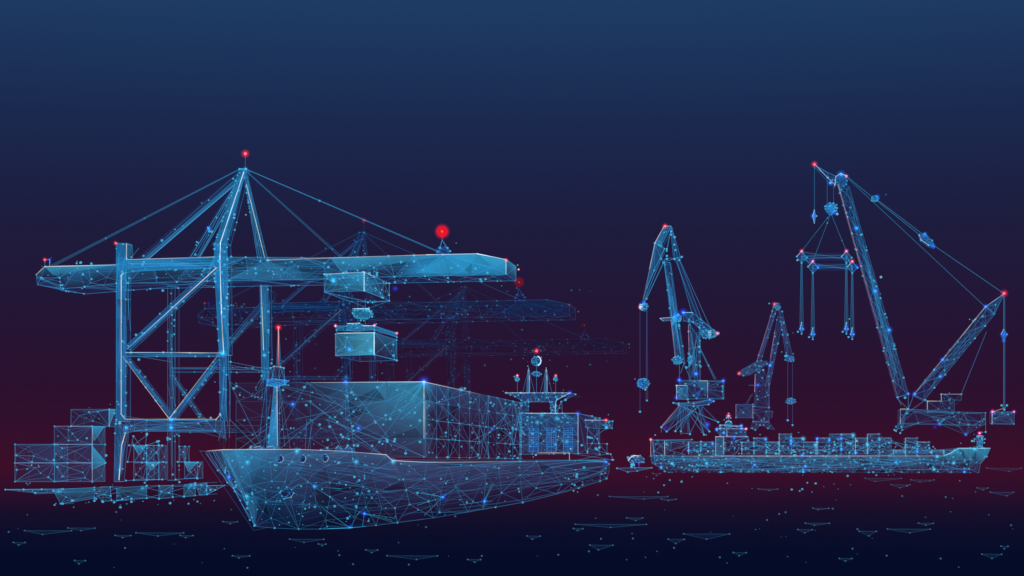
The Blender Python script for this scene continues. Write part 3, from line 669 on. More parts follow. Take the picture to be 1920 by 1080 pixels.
# foremast
mp = plane_through(515, 205)
w = W()
ff = lambda x, y: ((44, 140, 195), .75)
A0, B0, B1, A1, D_ = qbeam(w, mp, [(502, 838), (521, 840), (520, 722), (514, 722)], .8, 8, ff, const((40, 60, 110), .3), 1, 4, nodes=6, cross=4)
w.line(mp(520, 724, -.2), mp(521, 836, -.2), (255, 210, 170), 1.0, 1.5); w.line(mp(524, 722), mp(534, 838), LB, .5); w.line(mp(524, 722), mp(545, 845), LB, .4)
w.line(mp(508, 740), mp(494, 840), LB, .45)
w.build('foremast', ship)
w = W()
ring = [mp(x, y, d) for x, y, d in ((502, 713, 0), (515, 711, -1), (534, 713, 0), (534, 721, 0), (520, 726, -1), (501, 722, 0))]
w.face(ring, [C((40, 110, 180), .6)] * 6); w.poly(ring, LC, .9, LW, True)
for _ in range(14): w.line(R.choice(ring), R.choice(ring) + V * R.uniform(0, 2), LC, .7)
for q in ring: w.node(q, 2.6, (60, 150, 230)); w.node(q + V * 1.5, 2, (60, 150, 230))
for p in ((503, 715), (533, 716), (518, 720)): w.glow(mp(*p), 7, (30, 110, 255), .9)
top = [mp(x, y) for x, y in ((507, 690), (514, 687), (526, 688), (532, 690))]
for i, q in enumerate(top): w.node(q, 2.4); w.line(q, ring[min(i, 2)] if i < 3 else mp(534, 714), LB if i else SALMON, .9); w.line(q, mp(518 + i, 715), LB, .5)
w.poly(top, CREAM, .8); w.face([top[0], top[3], ring[2], ring[0]], [C((60, 80, 130), .15)] * 4)
w.build('mast_platform', ship)
w = W(); w.face([mp(522, 618), mp(525, 690), mp(519, 690)], [C((255, 170, 170), .75), C((110, 90, 130), .35), C((110, 90, 130), .35)])
w.line(mp(522, 616), mp(523, 690), (255, 200, 190), 1.5, 1.8, (200, 120, 120), .7); w.line(mp(523, 620), mp(527, 690), LB, .6); w.line(mp(521, 620), mp(518, 690), LB, .5); w.line(mp(523, 690), mp(524, 724), (150, 150, 200), .8); w.build('mast_spire', ship)
lamp_part(ship, mp(522, 614), 8.5, k=1.15)
# superstructure
sp = plane_through(1030, 400)
w = W()
hf = lambda x, y: ((38, 85, 135), .6 if y < 800 else .42)
hq = [(975, 775), (1084, 775), (1084, 850), (975, 852)]
sheet(w, lambda x, y: sp(x, y), hq, 30, hf, k=.85, dark=.4, chords=20, nodes=.8, nr=2, step=24, mind=.08)
left = [sp(868, 775), sp(975, 775), sp(975, 852), sp(868, 852)]; plain(w, left, const((40, 30, 60), .2), e=.15)
panel(w, sp(1084, 850), sp(1084, 850, 45), sp(1084, 775, 45), sp(1084, 775), 3, fill=const((40, 60, 110), .3), k=.7)
plain(w, [sp(868, 775), sp(1084, 775), sp(1084, 775, 45), sp(868, 775, 45)], const((40, 50, 100), .1), e=.2)
w.line(sp(985, 775, -.3), sp(1084, 775, -.3), (215, 235, 250), 1.2, 1.5); w.line(sp(1084, 775, -.3), sp(1084, 848, -.3), (225, 215, 225), .9, 1.4)
w.line(sp(1008, 849, -.3), sp(1068, 849, -.3), CREAM, 1.0, 1.4); w.line(sp(1068, 849, -.3), sp(1068, 863, -.3), CREAM, 1.0, 1.4)
for p, c in (((1084, 775), BLUE), ((1017, 778), LC), ((1045, 785), LC), ((1063, 828), LC), ((1008, 792), LC)): w.glow(sp(*p, -.5), 7, c, .8)
house = w.build('deckhouse', ship)
for cx in (1001, 1034, 1065):
    w = W()
    plain(w, [sp(cx - 8, 802, -.4), sp(cx + 9, 802, -.4), sp(cx + 9, 848, -.4), sp(cx - 8, 848, -.4)], const((30, 80, 150), .35))
    for j in range(11):
        y = 803 + j * 4.3
        if j % 2 == 0: w.line(sp(cx - 8, y, -.5), sp(cx + 9, y, -.5), LD, .9)
        for i in range(5):
            if 0 < j < 9 or i in (0, 4): w.node(sp(cx - 8 + i * 4.2, y, -.5), 1.7, (50, 135, 205), .85)
    for i in (0, 2, 4): w.line(sp(cx - 8 + i * 4.2, 803, -.5), sp(cx - 8 + i * 4.2, 847, -.5), LD, .8)
    w.build('window_bank', house)
w = W()
for j in range(14): w.node(sp(976 + (j % 2) * 2, 780 + j * 5.4, -.5), 2, (60, 140, 205), .85)
w.line(sp(975, 776, -.5), sp(975, 852, -.5), LB, .9); w.line(sp(978, 776, -.5), sp(978, 852, -.5), LB, .7); w.build('ladder', house)
w = W()   # bridge with its wings
bq = [(946, 736), (1067, 736), (1041, 750), (1040, 774), (1031, 774), (1029, 753), (989, 753), (988, 774), (976, 774), (975, 750), (963, 743)]
sheet(w, lambda x, y: sp(x, y, 2), bq, 14, const((34, 84, 140), .45), k=.9, dark=.4, chords=0, nodes=.9, nr=2, step=14, mind=.06)
for a, b, c in (((946, 736), (1067, 736), 1.0), ((1067, 736), (1041, 750), 1.0), ((1040, 752), (1039, 772), 1.2)): w.line(sp(*a, 1.7), sp(*b, 1.7), (225, 230, 235), c, 1.5)
for a, b in (((1067, 736), (1075, 738)), ((1075, 738), (1056, 748)), ((1056, 748), (1048, 752)), ((1048, 752), (1040, 774)), ((1049, 753), (1050, 774)), ((1048, 753), (1036, 774)), ((1067, 736), (1056, 748))): w.line(sp(*a, 4), sp(*b, 4), LB, .7); w.node(sp(*b, 4), 2)
plain(w, [sp(946, 736, 2), sp(1067, 736, 2), sp(1067, 736, 30), sp(946, 736, 30)], const((40, 80, 130), .1)); w.glow(sp(1067, 736, 1.5), 7, BLUE, .9)
w.build('bridge', ship)
w = W(); ball(w, sp(1006, 677), 9.5, 9.5, 9.5, 1, .06, LB, ((30, 80, 130), .5), 1, 1.7)
arc = [sp(1006 + 9.5 * math.cos(t_), 677 - 9.5 * math.sin(t_), -1) for t_ in [-1.2, -.8, -.4, 0, .4, .8, 1.2]]; w.poly(arc, WHITE, 1.5, 2.4)  # white arc paints the highlight on the dome
for i in range(10): 
    t0, t1 = R.uniform(0, 6.28), R.uniform(0, 6.28); w.line(sp(1006 + 9 * math.cos(t0), 677 + 9 * math.sin(t0), -.5), sp(1006 + 9 * math.cos(t1), 677 + 9 * math.sin(t1), -.5), LB, .7, 1)
w.build('radar_dome', ship)
w = W(); w.line(sp(1006, 687), sp(1006, 736), LB, .7); ball(w, sp(1006, 701), 9, 4.5, 5, .9, .1, LB, ((30, 90, 150), .4), 1, 1.8); w.build('radar_mast', ship)
for x in (991, 1024):
    w = W(); w.face([sp(x, 691), sp(x + 3, 712), sp(x + 2.5, 736), sp(x - 3, 736), sp(x - 2, 712)], [C((50, 110, 160), .7)] * 5)
    w.line(sp(x, 689), sp(x + 1.5, 712), (235, 245, 250), 1.1, 1.6); w.line(sp(x + 1.5, 704), sp(x + 2, 735), (235, 245, 250), 1.1, 1.6); w.line(sp(x - 1, 696), sp(x - 11, 736), LB, .5); w.line(sp(x + 1, 696), sp(x + 11, 736), LB, .5); w.line(sp(x - 1, 694), sp(x - 4, 736), LB, .8); w.node(sp(x, 695), 2.2); w.node(sp(x, 736), 2.2); w.line(sp(x - 1, 694, 3), sp(x - 4, 736, 3), LB, .4)
    w.build('antenna_spire', ship)
for x in (970, 1042):
    w = W(); w.line(sp(x, 710), sp(x, 736), LB, .6); ball(w, sp(x, 711), 4, 4, 4, .8, .2, LB, ((40, 110, 170), .5), 1, 1.9); w.build('lamp_post', ship); lamp_part(ship, sp(x, 704), 5, k=1, core=(255, 210, 225) if x < 1000 else (255, 150, 150))
lamp_part(ship, sp(1006, 658), 8, k=1.1)
w = W()   # aft deck structure and funnel casing
sheet(w, lambda x, y: sp(x, y, 14), [(1084, 785), (1125, 785), (1137, 787), (1136, 801), (1100, 801), (1085, 798)], 5, const((50, 80, 130), .4), k=.85, dark=.3, nodes=.8, nr=2)
w.line(sp(1085, 785, 13), sp(1124, 785, 13), CREAM, .9, 1.5); w.glow(sp(1125, 799, 14), 6, LC, 1); w.node(sp(1125, 799, 14), 3, LC)
w.build('funnel_casing', ship); w = W()
for a, b in (((1125, 785), (1125, 799)), ((1110, 803), (1097, 830)), ((1110, 803), (1110, 830)), ((1086, 800), (1107, 821)), ((1107, 821), (1110, 830)), ((1110, 830), (1126, 850)), ((1086, 830), (1126, 831)), ((1126, 831), (1126, 850)), ((1088, 840), (1133, 851)), ((1088, 800), (1088, 848)), ((1097, 830), (1088, 845)), ((1070, 862), (1128, 850)), ((1125, 801), (1097, 820)), ((1084, 775), (1097, 777)), ((1097, 777), (1125, 800)), ((1133, 851), (1138, 862)), ((1060, 850), (1136, 862))):
    w.line(sp(*a, 14), sp(*b, 14), LB, .6); w.node(sp(*b, 14), 2)
w.face([sp(1085, 801, 14), sp(1110, 801, 14), sp(1130, 851, 14), sp(1085, 851, 14)], [C((50, 25, 60), .25)] * 4)
w.face([sp(975, 852, 1), sp(1133, 851, 1), sp(1138, 864, 1), sp(975, 866, 1)], [C((50, 30, 60), .2)] * 4)
for x, y in ((1105, 840), (1112, 838), (1108, 842), (1090, 818), (1094, 819)): w.node(sp(x, y, 13), 2.8)
w.build('aft_deck', ship); lamp_part(ship, sp(1125, 785, 13), 6, k=1)

# ship's container stack
sk = onA(795, 857, -46); K0 = sk.dot(V); zb, zt = sk.z, onA(795, 716, -46).z; rh = (zt - zb) / 4; bay = (onA(975, 800, -46).dot(V) - K0) / 10; cw = 24.5 / 5
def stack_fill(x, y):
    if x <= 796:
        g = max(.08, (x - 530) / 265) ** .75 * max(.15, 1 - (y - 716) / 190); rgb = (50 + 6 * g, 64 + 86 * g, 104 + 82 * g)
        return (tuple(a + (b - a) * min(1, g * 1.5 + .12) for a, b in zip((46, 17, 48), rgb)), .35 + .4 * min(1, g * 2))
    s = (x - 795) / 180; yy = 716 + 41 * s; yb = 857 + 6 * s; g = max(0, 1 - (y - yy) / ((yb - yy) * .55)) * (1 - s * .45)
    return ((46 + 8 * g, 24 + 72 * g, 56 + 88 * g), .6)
rows = ['bottom', 'second', 'third', 'top']; cols = ['leftmost', 'second from left', 'middle', 'second from right', 'corner']
bays = ['', 'second', 'third', 'fourth', 'fifth', 'sixth', 'seventh', 'eighth', 'ninth', 'aftermost']
G3 = 'containers stacked on the large container ship'
def stack_box(ci, bi, ri, lab):
    p = abz(-70.5 + ci * cw, K0 + bi * bay, zb + ri * rh)
    c = lambda i, j, m: p + U * (cw * i) + V * (bay * j) + Vector((0, 0, rh * m))
    w = W(); ft = const((40, 30, 70), .03)
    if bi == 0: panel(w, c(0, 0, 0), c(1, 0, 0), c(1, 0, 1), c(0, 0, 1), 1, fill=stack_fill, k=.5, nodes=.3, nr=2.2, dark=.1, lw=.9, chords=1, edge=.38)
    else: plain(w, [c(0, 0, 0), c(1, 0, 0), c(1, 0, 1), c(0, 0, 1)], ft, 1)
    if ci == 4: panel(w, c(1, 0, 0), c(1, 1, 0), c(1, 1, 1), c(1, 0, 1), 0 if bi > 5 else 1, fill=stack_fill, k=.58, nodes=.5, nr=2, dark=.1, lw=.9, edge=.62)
    else: plain(w, [c(1, 0, 0), c(1, 1, 0), c(1, 1, 1), c(1, 0, 1)], ft, 1)
    plain(w, [c(0, 0, 1), c(1, 0, 1), c(1, 1, 1), c(0, 1, 1)], ft, 1); plain(w, [c(0, 1, 0), c(1, 1, 0), c(1, 1, 1), c(0, 1, 1)], ft, 1)
    if bi == 0 and ri == 3 and ci >= 2: w.line(c(0, 0, 1), c(1, 0, 1), WHITE, (ci - 1) * .45, 1.7, None, (ci - .2) * .5)
    if bi == 0 and ci == 4 and ri > 0: w.line(c(1, 0, 0), c(1, 0, 1), (255, 235, 190) if ri < 3 else WHITE, 1.4, 2)
    if ci == 4 and ri == 3 and bi < 5: w.line(c(1, 0, 1), c(1, 1, 1), CREAM, 1.6 - bi * .3, 1.6, None, 1.3 - bi * .3)
    if bi == 0 and ci == 4 and ri == 3:
        w.glow(c(1, 0, 1), 16, BLUE, .7); w.glow(c(1, 0, 1), 8, LC, .7); w.node(c(1, 0, 1), 2.4, WHITE, 1)
        for _ in range(7): w.line(c(1, 0, 1), c(0, 0, 0).lerp(c(1, 0, 0), R.random()), LC, .5, 1)
    w.build('shipping_container', None, p, lab, 'container', G3)
for ri in range(4):
    for ci in range(5):
        if ci == 4: lab = 'front corner container of the big ship stack, %s row' % rows[ri]
        else: lab = 'front face container of the ship stack, %s column, %s row' % (cols[ci], rows[ri])
        stack_box(ci, 0, ri, lab)
    for bi in range(1, 10):
        stack_box(4, bi, ri, 'side container of the ship stack, %s bay from the bright corner, %s row' % (bays[bi], rows[ri]) if bi < 9 else 'side container of the ship stack next to the deckhouse, %s row' % rows[ri])
w = W()
fpl = Plane(K0 - .4)
gx = [430, 500, 575, 648, 722, 795]; gy = [716, 751, 786, 821, 856]
for _ in range(58):
    a = (R.choice(gx + [R.uniform(430, 795)]), R.choice(gy)); b = (R.uniform(430, 795) if R.random() < .5 else R.choice(gx), R.choice(gy))
    if a[1] != b[1] and abs(a[0] - b[0]) < 230: w.line(fpl(*a), fpl(*b), LB, R.uniform(.35, .65), 1)
for _ in range(70): w.node(fpl(R.uniform(432, 793) if R.random() < .5 else R.uniform(600, 793), R.uniform(720, 850)), R.choice((1.2, 1.6, 2.2, 3, 3.4)), LN, .85)
for x, y in ((549, 758), (672, 803), (648, 716)): w.glow(fpl(x, y), 9, (30, 100, 255), 1.0); w.node(fpl(x, y), 2.4, LC)
for _ in range(50):
    i, j = R.randrange(0, 11), R.randrange(0, 5); i2, j2 = max(0, min(10, i + R.choice((-3, -2, -1, 1, 2, 3)))), R.randrange(0, 5)
    q = lambda i, j: abz(-45.8, K0 + i * bay, zb + rh * j); w.line(q(i, j), q(i2, j2), LB, R.uniform(.35, .65), 1)
for _ in range(45): w.node(abz(-45.7, K0 + R.uniform(0, 10) * bay, zb + rh * R.uniform(0, 4)), R.choice((1.3, 2, 2.8)), LN, .85)
w.glow(abz(-45.7, K0 + 6.2 * bay, zb + rh * 1.9), 6, (30, 110, 255), .9); w.glow(abz(-45.7, K0 + 3 * bay, zb + rh * 4), 7, LC, .8)
w.build('lashing_net', None, abz(-46, K0, zb), 'web of crossing thin blue lashing lines over the ship container stack', 'lashing net')

# ================================================================== luffing portal cranes (far, right)
DBF = const((30, 70, 135), .28); DBS = const((28, 50, 110), .06)
def zig(w, pl, a0, a1, b0, b1, n, d=0, k=.6, col=LB, lw=LW, nodes=.4):
    """lattice between two pixel edges a0-a1 and b0-b1"""
    P = lambda s, e0, e1: pl(e0[0] + (e1[0] - e0[0]) * s, e0[1] + (e1[1] - e0[1]) * s, d)
    for i in range(n):
        s0, s1 = i / n, (i + 1) / n
        w.line(P(s0, a0, a1), P(s1, b0, b1), col, k, lw * .9); w.line(P(s0, b0, b1), P(s1, a0, a1), col, k * .7, lw * .9)
        w.line(P(s1, a0, a1), P(s1, b0, b1), col, k * .7, lw * .9)
        if R.random() < nodes: w.node(P(s1, b0, b1), 2.2)
        if R.random() < nodes: w.node(P(s1, a0, a1), 2)
def portal_crane():
    pl = plane_through(1300, 1560); org = pl(1300, 808)
    t = thing('portal_crane', 'tall blue luffing crane left of the far ship bridge, hook hanging on its left', 'portal crane', org, 'luffing cranes beyond the far ship')
    dp = 14
    w = W()   # splayed portal legs
    ring = [pl(x, y, d) for x, y, d in ((1264, 758, 0), (1345, 757, 0), (1345, 757, 30), (1264, 758, 30))]
    feet = [((1240, 801, 0), (1240, 811, 0)), ((1250, 809, 0), (1250, 809, 0)), ((1265, 808, 10), (1263, 808, 0)), ((1274, 808, 20), (1277, 815, 0)), ((1290, 813, 30), (1290, 813, 0)), ((1320, 815, 0), (1320, 815, 0)), ((1330, 809, 0), (1330, 809, 0)), ((1344, 790, 30), (1344, 790, 0))]
    tops = [(1274, 760), (1281, 761), (1287, 762), (1300, 760), (1308, 761), (1316, 761)]
    for i, (a, b) in enumerate(feet):
        for _ in range(3): w.line(pl(*R.choice(tops), R.uniform(0, 20)), pl(a[0], a[1], a[2]), LB, R.uniform(.5, .8))
        w.node(pl(*a), 2.4); w.line(pl(*a), pl(*b), LB, .6)
    w.line(pl(1274, 760), pl(1240, 800), (235, 150, 130), .9, 1.5); w.line(pl(1240, 801), pl(1250, 809), LB, .6); w.line(pl(1277, 812), pl(1290, 813), LB, .7); w.line(pl(1290, 792), pl(1290, 813), LB, .6)
    for q in ([(1274, 760), (1287, 761), (1250, 808), (1240, 801)], [(1281, 761), (1300, 761), (1290, 812), (1265, 806)], [(1308, 761), (1316, 761), (1330, 808), (1320, 814)]):
        w.face([pl(*p) for p in q], [C((34, 90, 150), .4), C((34, 90, 150), .3), C((34, 60, 120), .06), C((34, 60, 120), .06)])
    w.face([pl(1281, 761), pl(1316, 761), pl(1320, 814), pl(1290, 812)], [C((40, 30, 70), .08)] * 4)
    w.glow(pl(1326, 796), 8, (20, 90, 255), 1.1); w.glow(pl(1248, 802), 6, (60, 20, 220), .8)
    w.build('portal_legs', t)
    w = W()   # slewing ring
    rr = [(1262, 755), (1272, 759), (1300, 761), (1328, 758), (1338, 752), (1330, 749), (1300, 756), (1272, 756)]
    P = [pl(x, y, 4) for x, y in rr]; w.poly(P, LB, .8, LW, True); w.face(P, [C((34, 80, 140), .35)] * 8)
    for _ in range(12): w.line(R.choice(P), R.choice(P) + V * 10, LB, .6)
    for p in P: w.node(p, 2.2)
    w.glow(pl(1334, 750), 6, BLUE, .8); w.build('slewing_ring', t)
    w = W()   # machinery house
    sheet(w, lambda x, y: pl(x, y), [(1274, 713), (1356, 714), (1356, 747), (1306, 747), (1274, 747)], 7, lambda x, y: ((36, 80, 140), .18 if x < 1330 else .06), k=.7, edge=.55, chords=12, nodes=.9)
    plain(w, [pl(1274, 713, 20), pl(1356, 714, 20), pl(1356, 747, 20), pl(1274, 747, 20)], const((34, 60, 120), .08), e=.3)
    w.line(pl(1311, 714, -1), pl(1327, 714, -1), CREAM, .9, 1.3); w.line(pl(1327, 714, -1), pl(1327, 746, -1), (225, 200, 200), .9, 1.4); w.face([pl(1306, 716, -.5), pl(1327, 714, -.5), pl(1327, 746, -.5)], [C((40, 130, 180), .4), C((40, 130, 180), .5), C((40, 60, 130), .1)])
    w.glow(pl(1356, 714), 7, BLUE, 1.1); w.node(pl(1356, 714), 2.6, LC); w.glow(pl(1309, 738), 6, BLUE, .7); w.build('machinery_house', t)
    w = W()
    sheet(w, lambda x, y: pl(x, y, -3), [(1269, 723), (1290, 723), (1290, 749), (1269, 749)], 3, lambda x, y: ((44, 140, 190), .5 if y < 738 else .15), k=.8, nodes=.6)
    w.line(pl(1269, 723, -4), pl(1288, 723, -4), CREAM, .9, 1.3); w.line(pl(1269, 723, -4), pl(1269, 748, -4), CREAM, 1, 1.5); w.glow(pl(1269, 746, -3), 7, BLUE, 1.1); w.glow(pl(1274, 713, -3), 8, BLUE, 1.2); w.node(pl(1274, 713, -3), 2.6, LC); w.build('operator_cab', t)
    w = W()   # column
    qbeam(w, pl, [(1291, 600), (1312, 608), (1312, 713), (1292, 713)], dp, 9, const((34, 60, 120), .15), DBS, .7, 3, nodes=8, cross=4)
    w.line(pl(1291, 610, -1), pl(1292, 660, -1), (225, 150, 130), 1.0, 1.6); w.line(pl(1292, 654), pl(1311, 650), LB, .8); w.node(pl(1311, 650), 3)
    for a, b in (((1296, 625), (1308, 713)), ((1312, 612), (1302, 700)), ((1281, 680), (1296, 713)), ((1274, 680), (1274, 713)), ((1283, 680), (1276, 700))): w.line(pl(*a), pl(*b), LB, .7)
    ball(w, pl(1294, 675), 4, 9, 4, .8, .2, LB, ((30, 110, 200), .5), 1, 2); w.glow(pl(1305, 701), 9, (20, 80, 255), 1.2); w.node(pl(1305, 701), 3.2, LC); w.build('column', t)
    w = W()   # main jib
    A0, B0, B1, A1, D_ = qbeam(w, pl, [(1267, 673), (1283, 680), (1256, 492), (1245, 492)], dp, 12, const((32, 84, 140), .42), DBS, .85, 6, nodes=9, cross=6)
    w.line(pl(1258, 600, -1), pl(1266, 670, -1), (225, 150, 130), .9, 1.3); w.line(pl(1245, 492), pl(1262, 610), LB, 1)
    w.glow(pl(1268, 592, -1), 11, (20, 80, 255), 1.1); w.glow(pl(1264, 596, -1), 5, LC, .8); ball(w, pl(1270, 597), 8, 6, 5, .9, .2, LB, ((30, 110, 190), .4), 1, 2.4)
    ball(w, pl(1270, 676), 9, 8, 6, .9, .2, LB, ((34, 120, 190), .5), 1, 2.2); w.build('main_jib', t)
    w = W()   # head: folded fly jib
    for q, f, kk in (([(1245, 425), (1259, 424), (1240, 461), (1228, 456)], const((38, 110, 160), .5), .9), ([(1228, 456), (1246, 466), (1212, 542), (1204, 572)], const((34, 96, 148), .45), .85)):
        sheet(w, lambda x, y: pl(x, y), q, 3, f, k=kk, chords=4, nodes=.6); plain(w, [pl(x, y, dp) for x, y in q], DBS, e=.45)
    for a, b in (((1259, 425), (1250, 466)), ((1246, 466), (1206, 570)), ((1246, 485), (1206, 572)), ((1236, 461), (1250, 467)), ((1250, 480), (1212, 560)), ((1236, 463), (1239, 485)), ((1258, 430), (1250, 470)), ((1239, 480), (1243, 492))): w.line(pl(*a, 2), pl(*b, 2), LB, .7); w.node(pl(*b, 2), 2)
    w.line(pl(1245, 425, -1), pl(1228, 456, -1), (235, 180, 165), 1.2, 1.8); w.line(pl(1228, 456, -1), pl(1218, 505, -1), (235, 200, 185), 1.1, 1.7); w.line(pl(1218, 505, -1), pl(1206, 560, -1), (190, 120, 120), .7, 1.3)
    w.line(pl(1246, 424, -1), pl(1258, 424, -1), (220, 190, 200), .9, 1.3); w.glow(pl(1236, 459, -1), 5, LC, .7); w.build('fly_jib', t)
    w = W(); ball(w, pl(1207, 576), 8, 7, 6, .9, .2, LB, ((30, 90, 180), .4), 1, 2.4, hl=-1); w.glow(pl(1206, 569), 8, BLUE, 1); w.build('sheave', t)
    # back tie strut
    w = W()
    for a, b in (((1259, 425), (1265, 484)), ((1257, 430), (1262, 480)), ((1265, 484), (1310, 600)), ((1273, 486), (1316, 600)), ((1268, 484), (1298, 590)), ((1259, 425), (1276, 485)), ((1273, 484), (1334, 620)), ((1262, 436), (1270, 484))): w.line(pl(*a, 4), pl(*b, 4), LB, .75, c2=None)
    w.face([pl(1265, 484, 4), pl(1275, 486, 4), pl(1316, 598, 4), pl(1300, 590, 4)], [C((32, 80, 140), .22)] * 4); w.face([pl(1257, 430, 4), pl(1261, 430, 4), pl(1276, 486, 4), pl(1264, 484, 4)], [C((32, 80, 140), .3)] * 4)
    for a in ((1250, 485), (1264, 485), (1273, 487), (1278, 481), (1250, 479), (1264, 458), (1266, 468), (1258, 439), (1258, 433)): w.node(pl(*a, 3), 2.6)
    w.line(pl(1245, 491), pl(1278, 481), LB, .9); w.line(pl(1250, 484), pl(1275, 484), LB, .8); w.build('tie_strut', t)
    w = W()   # counterweight arm
    sheet(w, lambda x, y: pl(x, y), [(1281, 587), (1299, 586), (1313, 598), (1347, 625), (1330, 634), (1300, 604), (1281, 602)], 6, const((32, 90, 155), .35), k=.85, chords=6, nodes=.8)
    plain(w, [pl(x, y, dp) for x, y in ((1281, 587), (1299, 586), (1347, 625), (1330, 634))], DBS, e=.35)
    w.line(pl(1281, 586, -1), pl(1299, 586, -1), (150, 230, 245), 1.2, 1.5); w.glow(pl(1281, 586, -1), 10, BLUE, 1.3); w.node(pl(1281, 586), 2.6, LC)
    w.build('counterweight', t)
    w = W(); ball(w, pl(1322, 626), 8, 8, 6, .9, .15, LB, ((30, 90, 170), .4), 1, 2.2); w.build('winch_drum', t); w = W(); ball(w, pl(1336, 626), 8, 7, 6, .9, .1, LB, ((40, 90, 150), .3), 1, 2, hl=-1); w.build('winch_drum', t)
    lamp_part(t, pl(1345, 625), 6, (255, 60, 110), 1, core=(255, 190, 210))
    w = W(); w.poly([pl(x, y) for x, y in ((1237, 597), (1244, 602), (1262, 600), (1260, 595))], LB, .8, LW, True); w.face([pl(x, y) for x, y in ((1237, 597), (1244, 602), (1262, 600), (1260, 595))], [C((60, 110, 160), .5)] * 4); w.line(pl(1237, 597, -1), pl(1260, 595, -1), (220, 200, 210), .9, 1.3); w.line(pl(1237, 597, -1), pl(1244, 602, -1), (220, 200, 210), .9, 1.3); w.build('service_platform', t)
    rope(t, pl(1311, 650), pl(1341, 711), 2, 3, .7, 'stay_cable', 1)
    for x, y1 in ((1200, 772), (1213, 751)):
        rope(t, pl(x, 580), pl(x, y1), 2 if x > 1205 else 1, 3, .55, 'hoist_rope', 0, (70, 110, 190)); 
    w = W(); ball(w, pl(1206, 719), 12, 9, 9, 1, .15, LB, ((34, 110, 180), .55), 1, 2.2); w.glow(pl(1200, 720), 9, (20, 90, 255), .8); w.node(pl(1200, 772), 2.6); w.node(pl(1213, 751), 2.2); w.build('hook_block', t)
    lamp_part(t, pl(1247, 424), 7, (250, 40, 60), 1.0); lamp_part(t, pl(1200, 576), 5.5, (250, 60, 80), 1.0, core=(255, 180, 180))
    return t
portal_crane()

def small_crane():
    pl = plane_through(1430, 1900); org = pl(1430, 803); LB2 = (70, 105, 165)
    t = thing('portal_crane', 'dim smaller luffing crane beyond the far ship bridge, facing right', 'portal crane', org, 'luffing cranes beyond the far ship')
    FD_ = const((44, 70, 125), .18); FS = const((40, 50, 100), .06); dp = 14; k = .62
    def quad(w, q, f=FD_, n=3, ch=4):
        sheet(w, lambda x, y: pl(x, y), q, n, f, k=k, chords=ch, nodes=.55, col=LB2, nr=2); plain(w, [pl(x, y, dp) for x, y in q], FS, e=.3, col=LB2)
    w = W(); quad(w, [(1411, 791), (1441, 791), (1452, 805), (1440, 803), (1432, 797), (1425, 797), (1416, 806), (1408, 803)], n=2); w.line(pl(1411, 791, -1), pl(1441, 791, -1), (190, 130, 150), .8, 1.2); w.build('portal_legs', t)
    w = W(); quad(w, [(1412, 762), (1442, 764), (1442, 790), (1412, 790)], const((44, 50, 100), .2), 5, 6); w.build('slewing_platform', t); w = W(); w.line(pl(1434, 771), pl(1449, 771), LB2, .9); w.line(pl(1449, 771), pl(1447, 784), LB2, .8); w.face([pl(1434, 771), pl(1449, 771), pl(1447, 784), pl(1434, 784)], [C((44, 70, 120), .25)] * 4); w.build('operator_cab', t)
    w = W(); quad(w, [(1380, 758), (1412, 758), (1412, 783), (1380, 783)], const((44, 86, 140), .35), 3, 4); w.line(pl(1380, 758, -1), pl(1380, 783, -1), (200, 170, 190), .8, 1.3); w.line(pl(1411, 758, -1), pl(1411, 781, -1), (200, 150, 160), .8, 1.3); w.build('machinery_house', t)
    w = W(); quad(w, [(1416, 703), (1424, 692), (1432, 694), (1442, 720), (1442, 764), (1415, 762)], const((44, 60, 115), .22), 9, 8); w.line(pl(1416, 704, -1), pl(1415, 735, -1), (225, 180, 170), .95, 1.6); w.line(pl(1404, 722), pl(1430, 723), LB2, .9); w.glow(pl(1420, 722), 8, (20, 80, 255), .8)
    for a, b in (((1412, 738), (1398, 757)), ((1408, 740), (1402, 757)), ((1442, 690), (1442, 766)), ((1434, 724), (1448, 700))): w.line(pl(*a), pl(*b), LB2, .6)
    w.build('column', t)
    w = W(); quad(w, [(1385, 701), (1391, 693), (1420, 677), (1438, 677), (1438, 682), (1424, 692), (1406, 702), (1394, 704)], const((50, 95, 140), .4), 7, 8); w.build('counterweight', t)
    for q, hl, nm in (([(1419, 677), (1426, 678), (1459, 570), (1452, 570)], 'L', 'back_stay'), ([(1435, 724), (1443, 722), (1468, 595), (1458, 592)], None, 'main_jib'), ([(1474, 667), (1486, 667), (1466, 582), (1460, 582)], None, 'fly_jib')):
        w = W(); A0, B0, B1, A1, D_ = qbeam(w, pl, q, dp, 6, const((40, 70, 125), .22), FS, k, 4, nodes=8, nr=2, cross=5, col=LB2, hl=hl, hk=.75, hc=(215, 140, 130))
        if nm == 'main_jib': w.line(A0.lerp(A1, .4), A0.lerp(A1, .8), (225, 150, 140), .7, 1.4); w.glow(pl(1444, 685), 8, (20, 90, 255), .8); w.node(pl(1444, 685), 3)
        w.build(nm, t)
    w = W(); ball(w, pl(1458, 575), 6, 6, 5, .7, .2, LB2, ((44, 80, 140), .4), 1, 1.8); w.build('sheave', t)
    for x, y1 in ((1477, 788), (1486, 796)): rope(t, pl(x, 680), pl(x, y1), 1, 1, .5, 'hoist_rope', 0, LB2)
    for (x, y, rx, nm) in ((1481, 673, 9, 'hoist_sheave'), (1482, 752, 9, 'hook_block')):
        w = W(); ball(w, pl(x, y), rx, 5.5, 6, .75, .15, LB2, ((40, 100, 165), .45), 1, 2); w.glow(pl(x, y), 8, (30, 70, 220), .4); w.build(nm, t)
    w = W(); w.glow(pl(1477, 788), 5, (40, 40, 220), .7); w.node(pl(1477, 788), 2.4); w.node(pl(1486, 797), 2.2); w.build('hook', t)
    lamp_part(t, pl(1452, 570), 6, (235, 50, 70), .8); lamp_part(t, pl(1386, 700), 6.5, (240, 30, 50), .9)
    return t
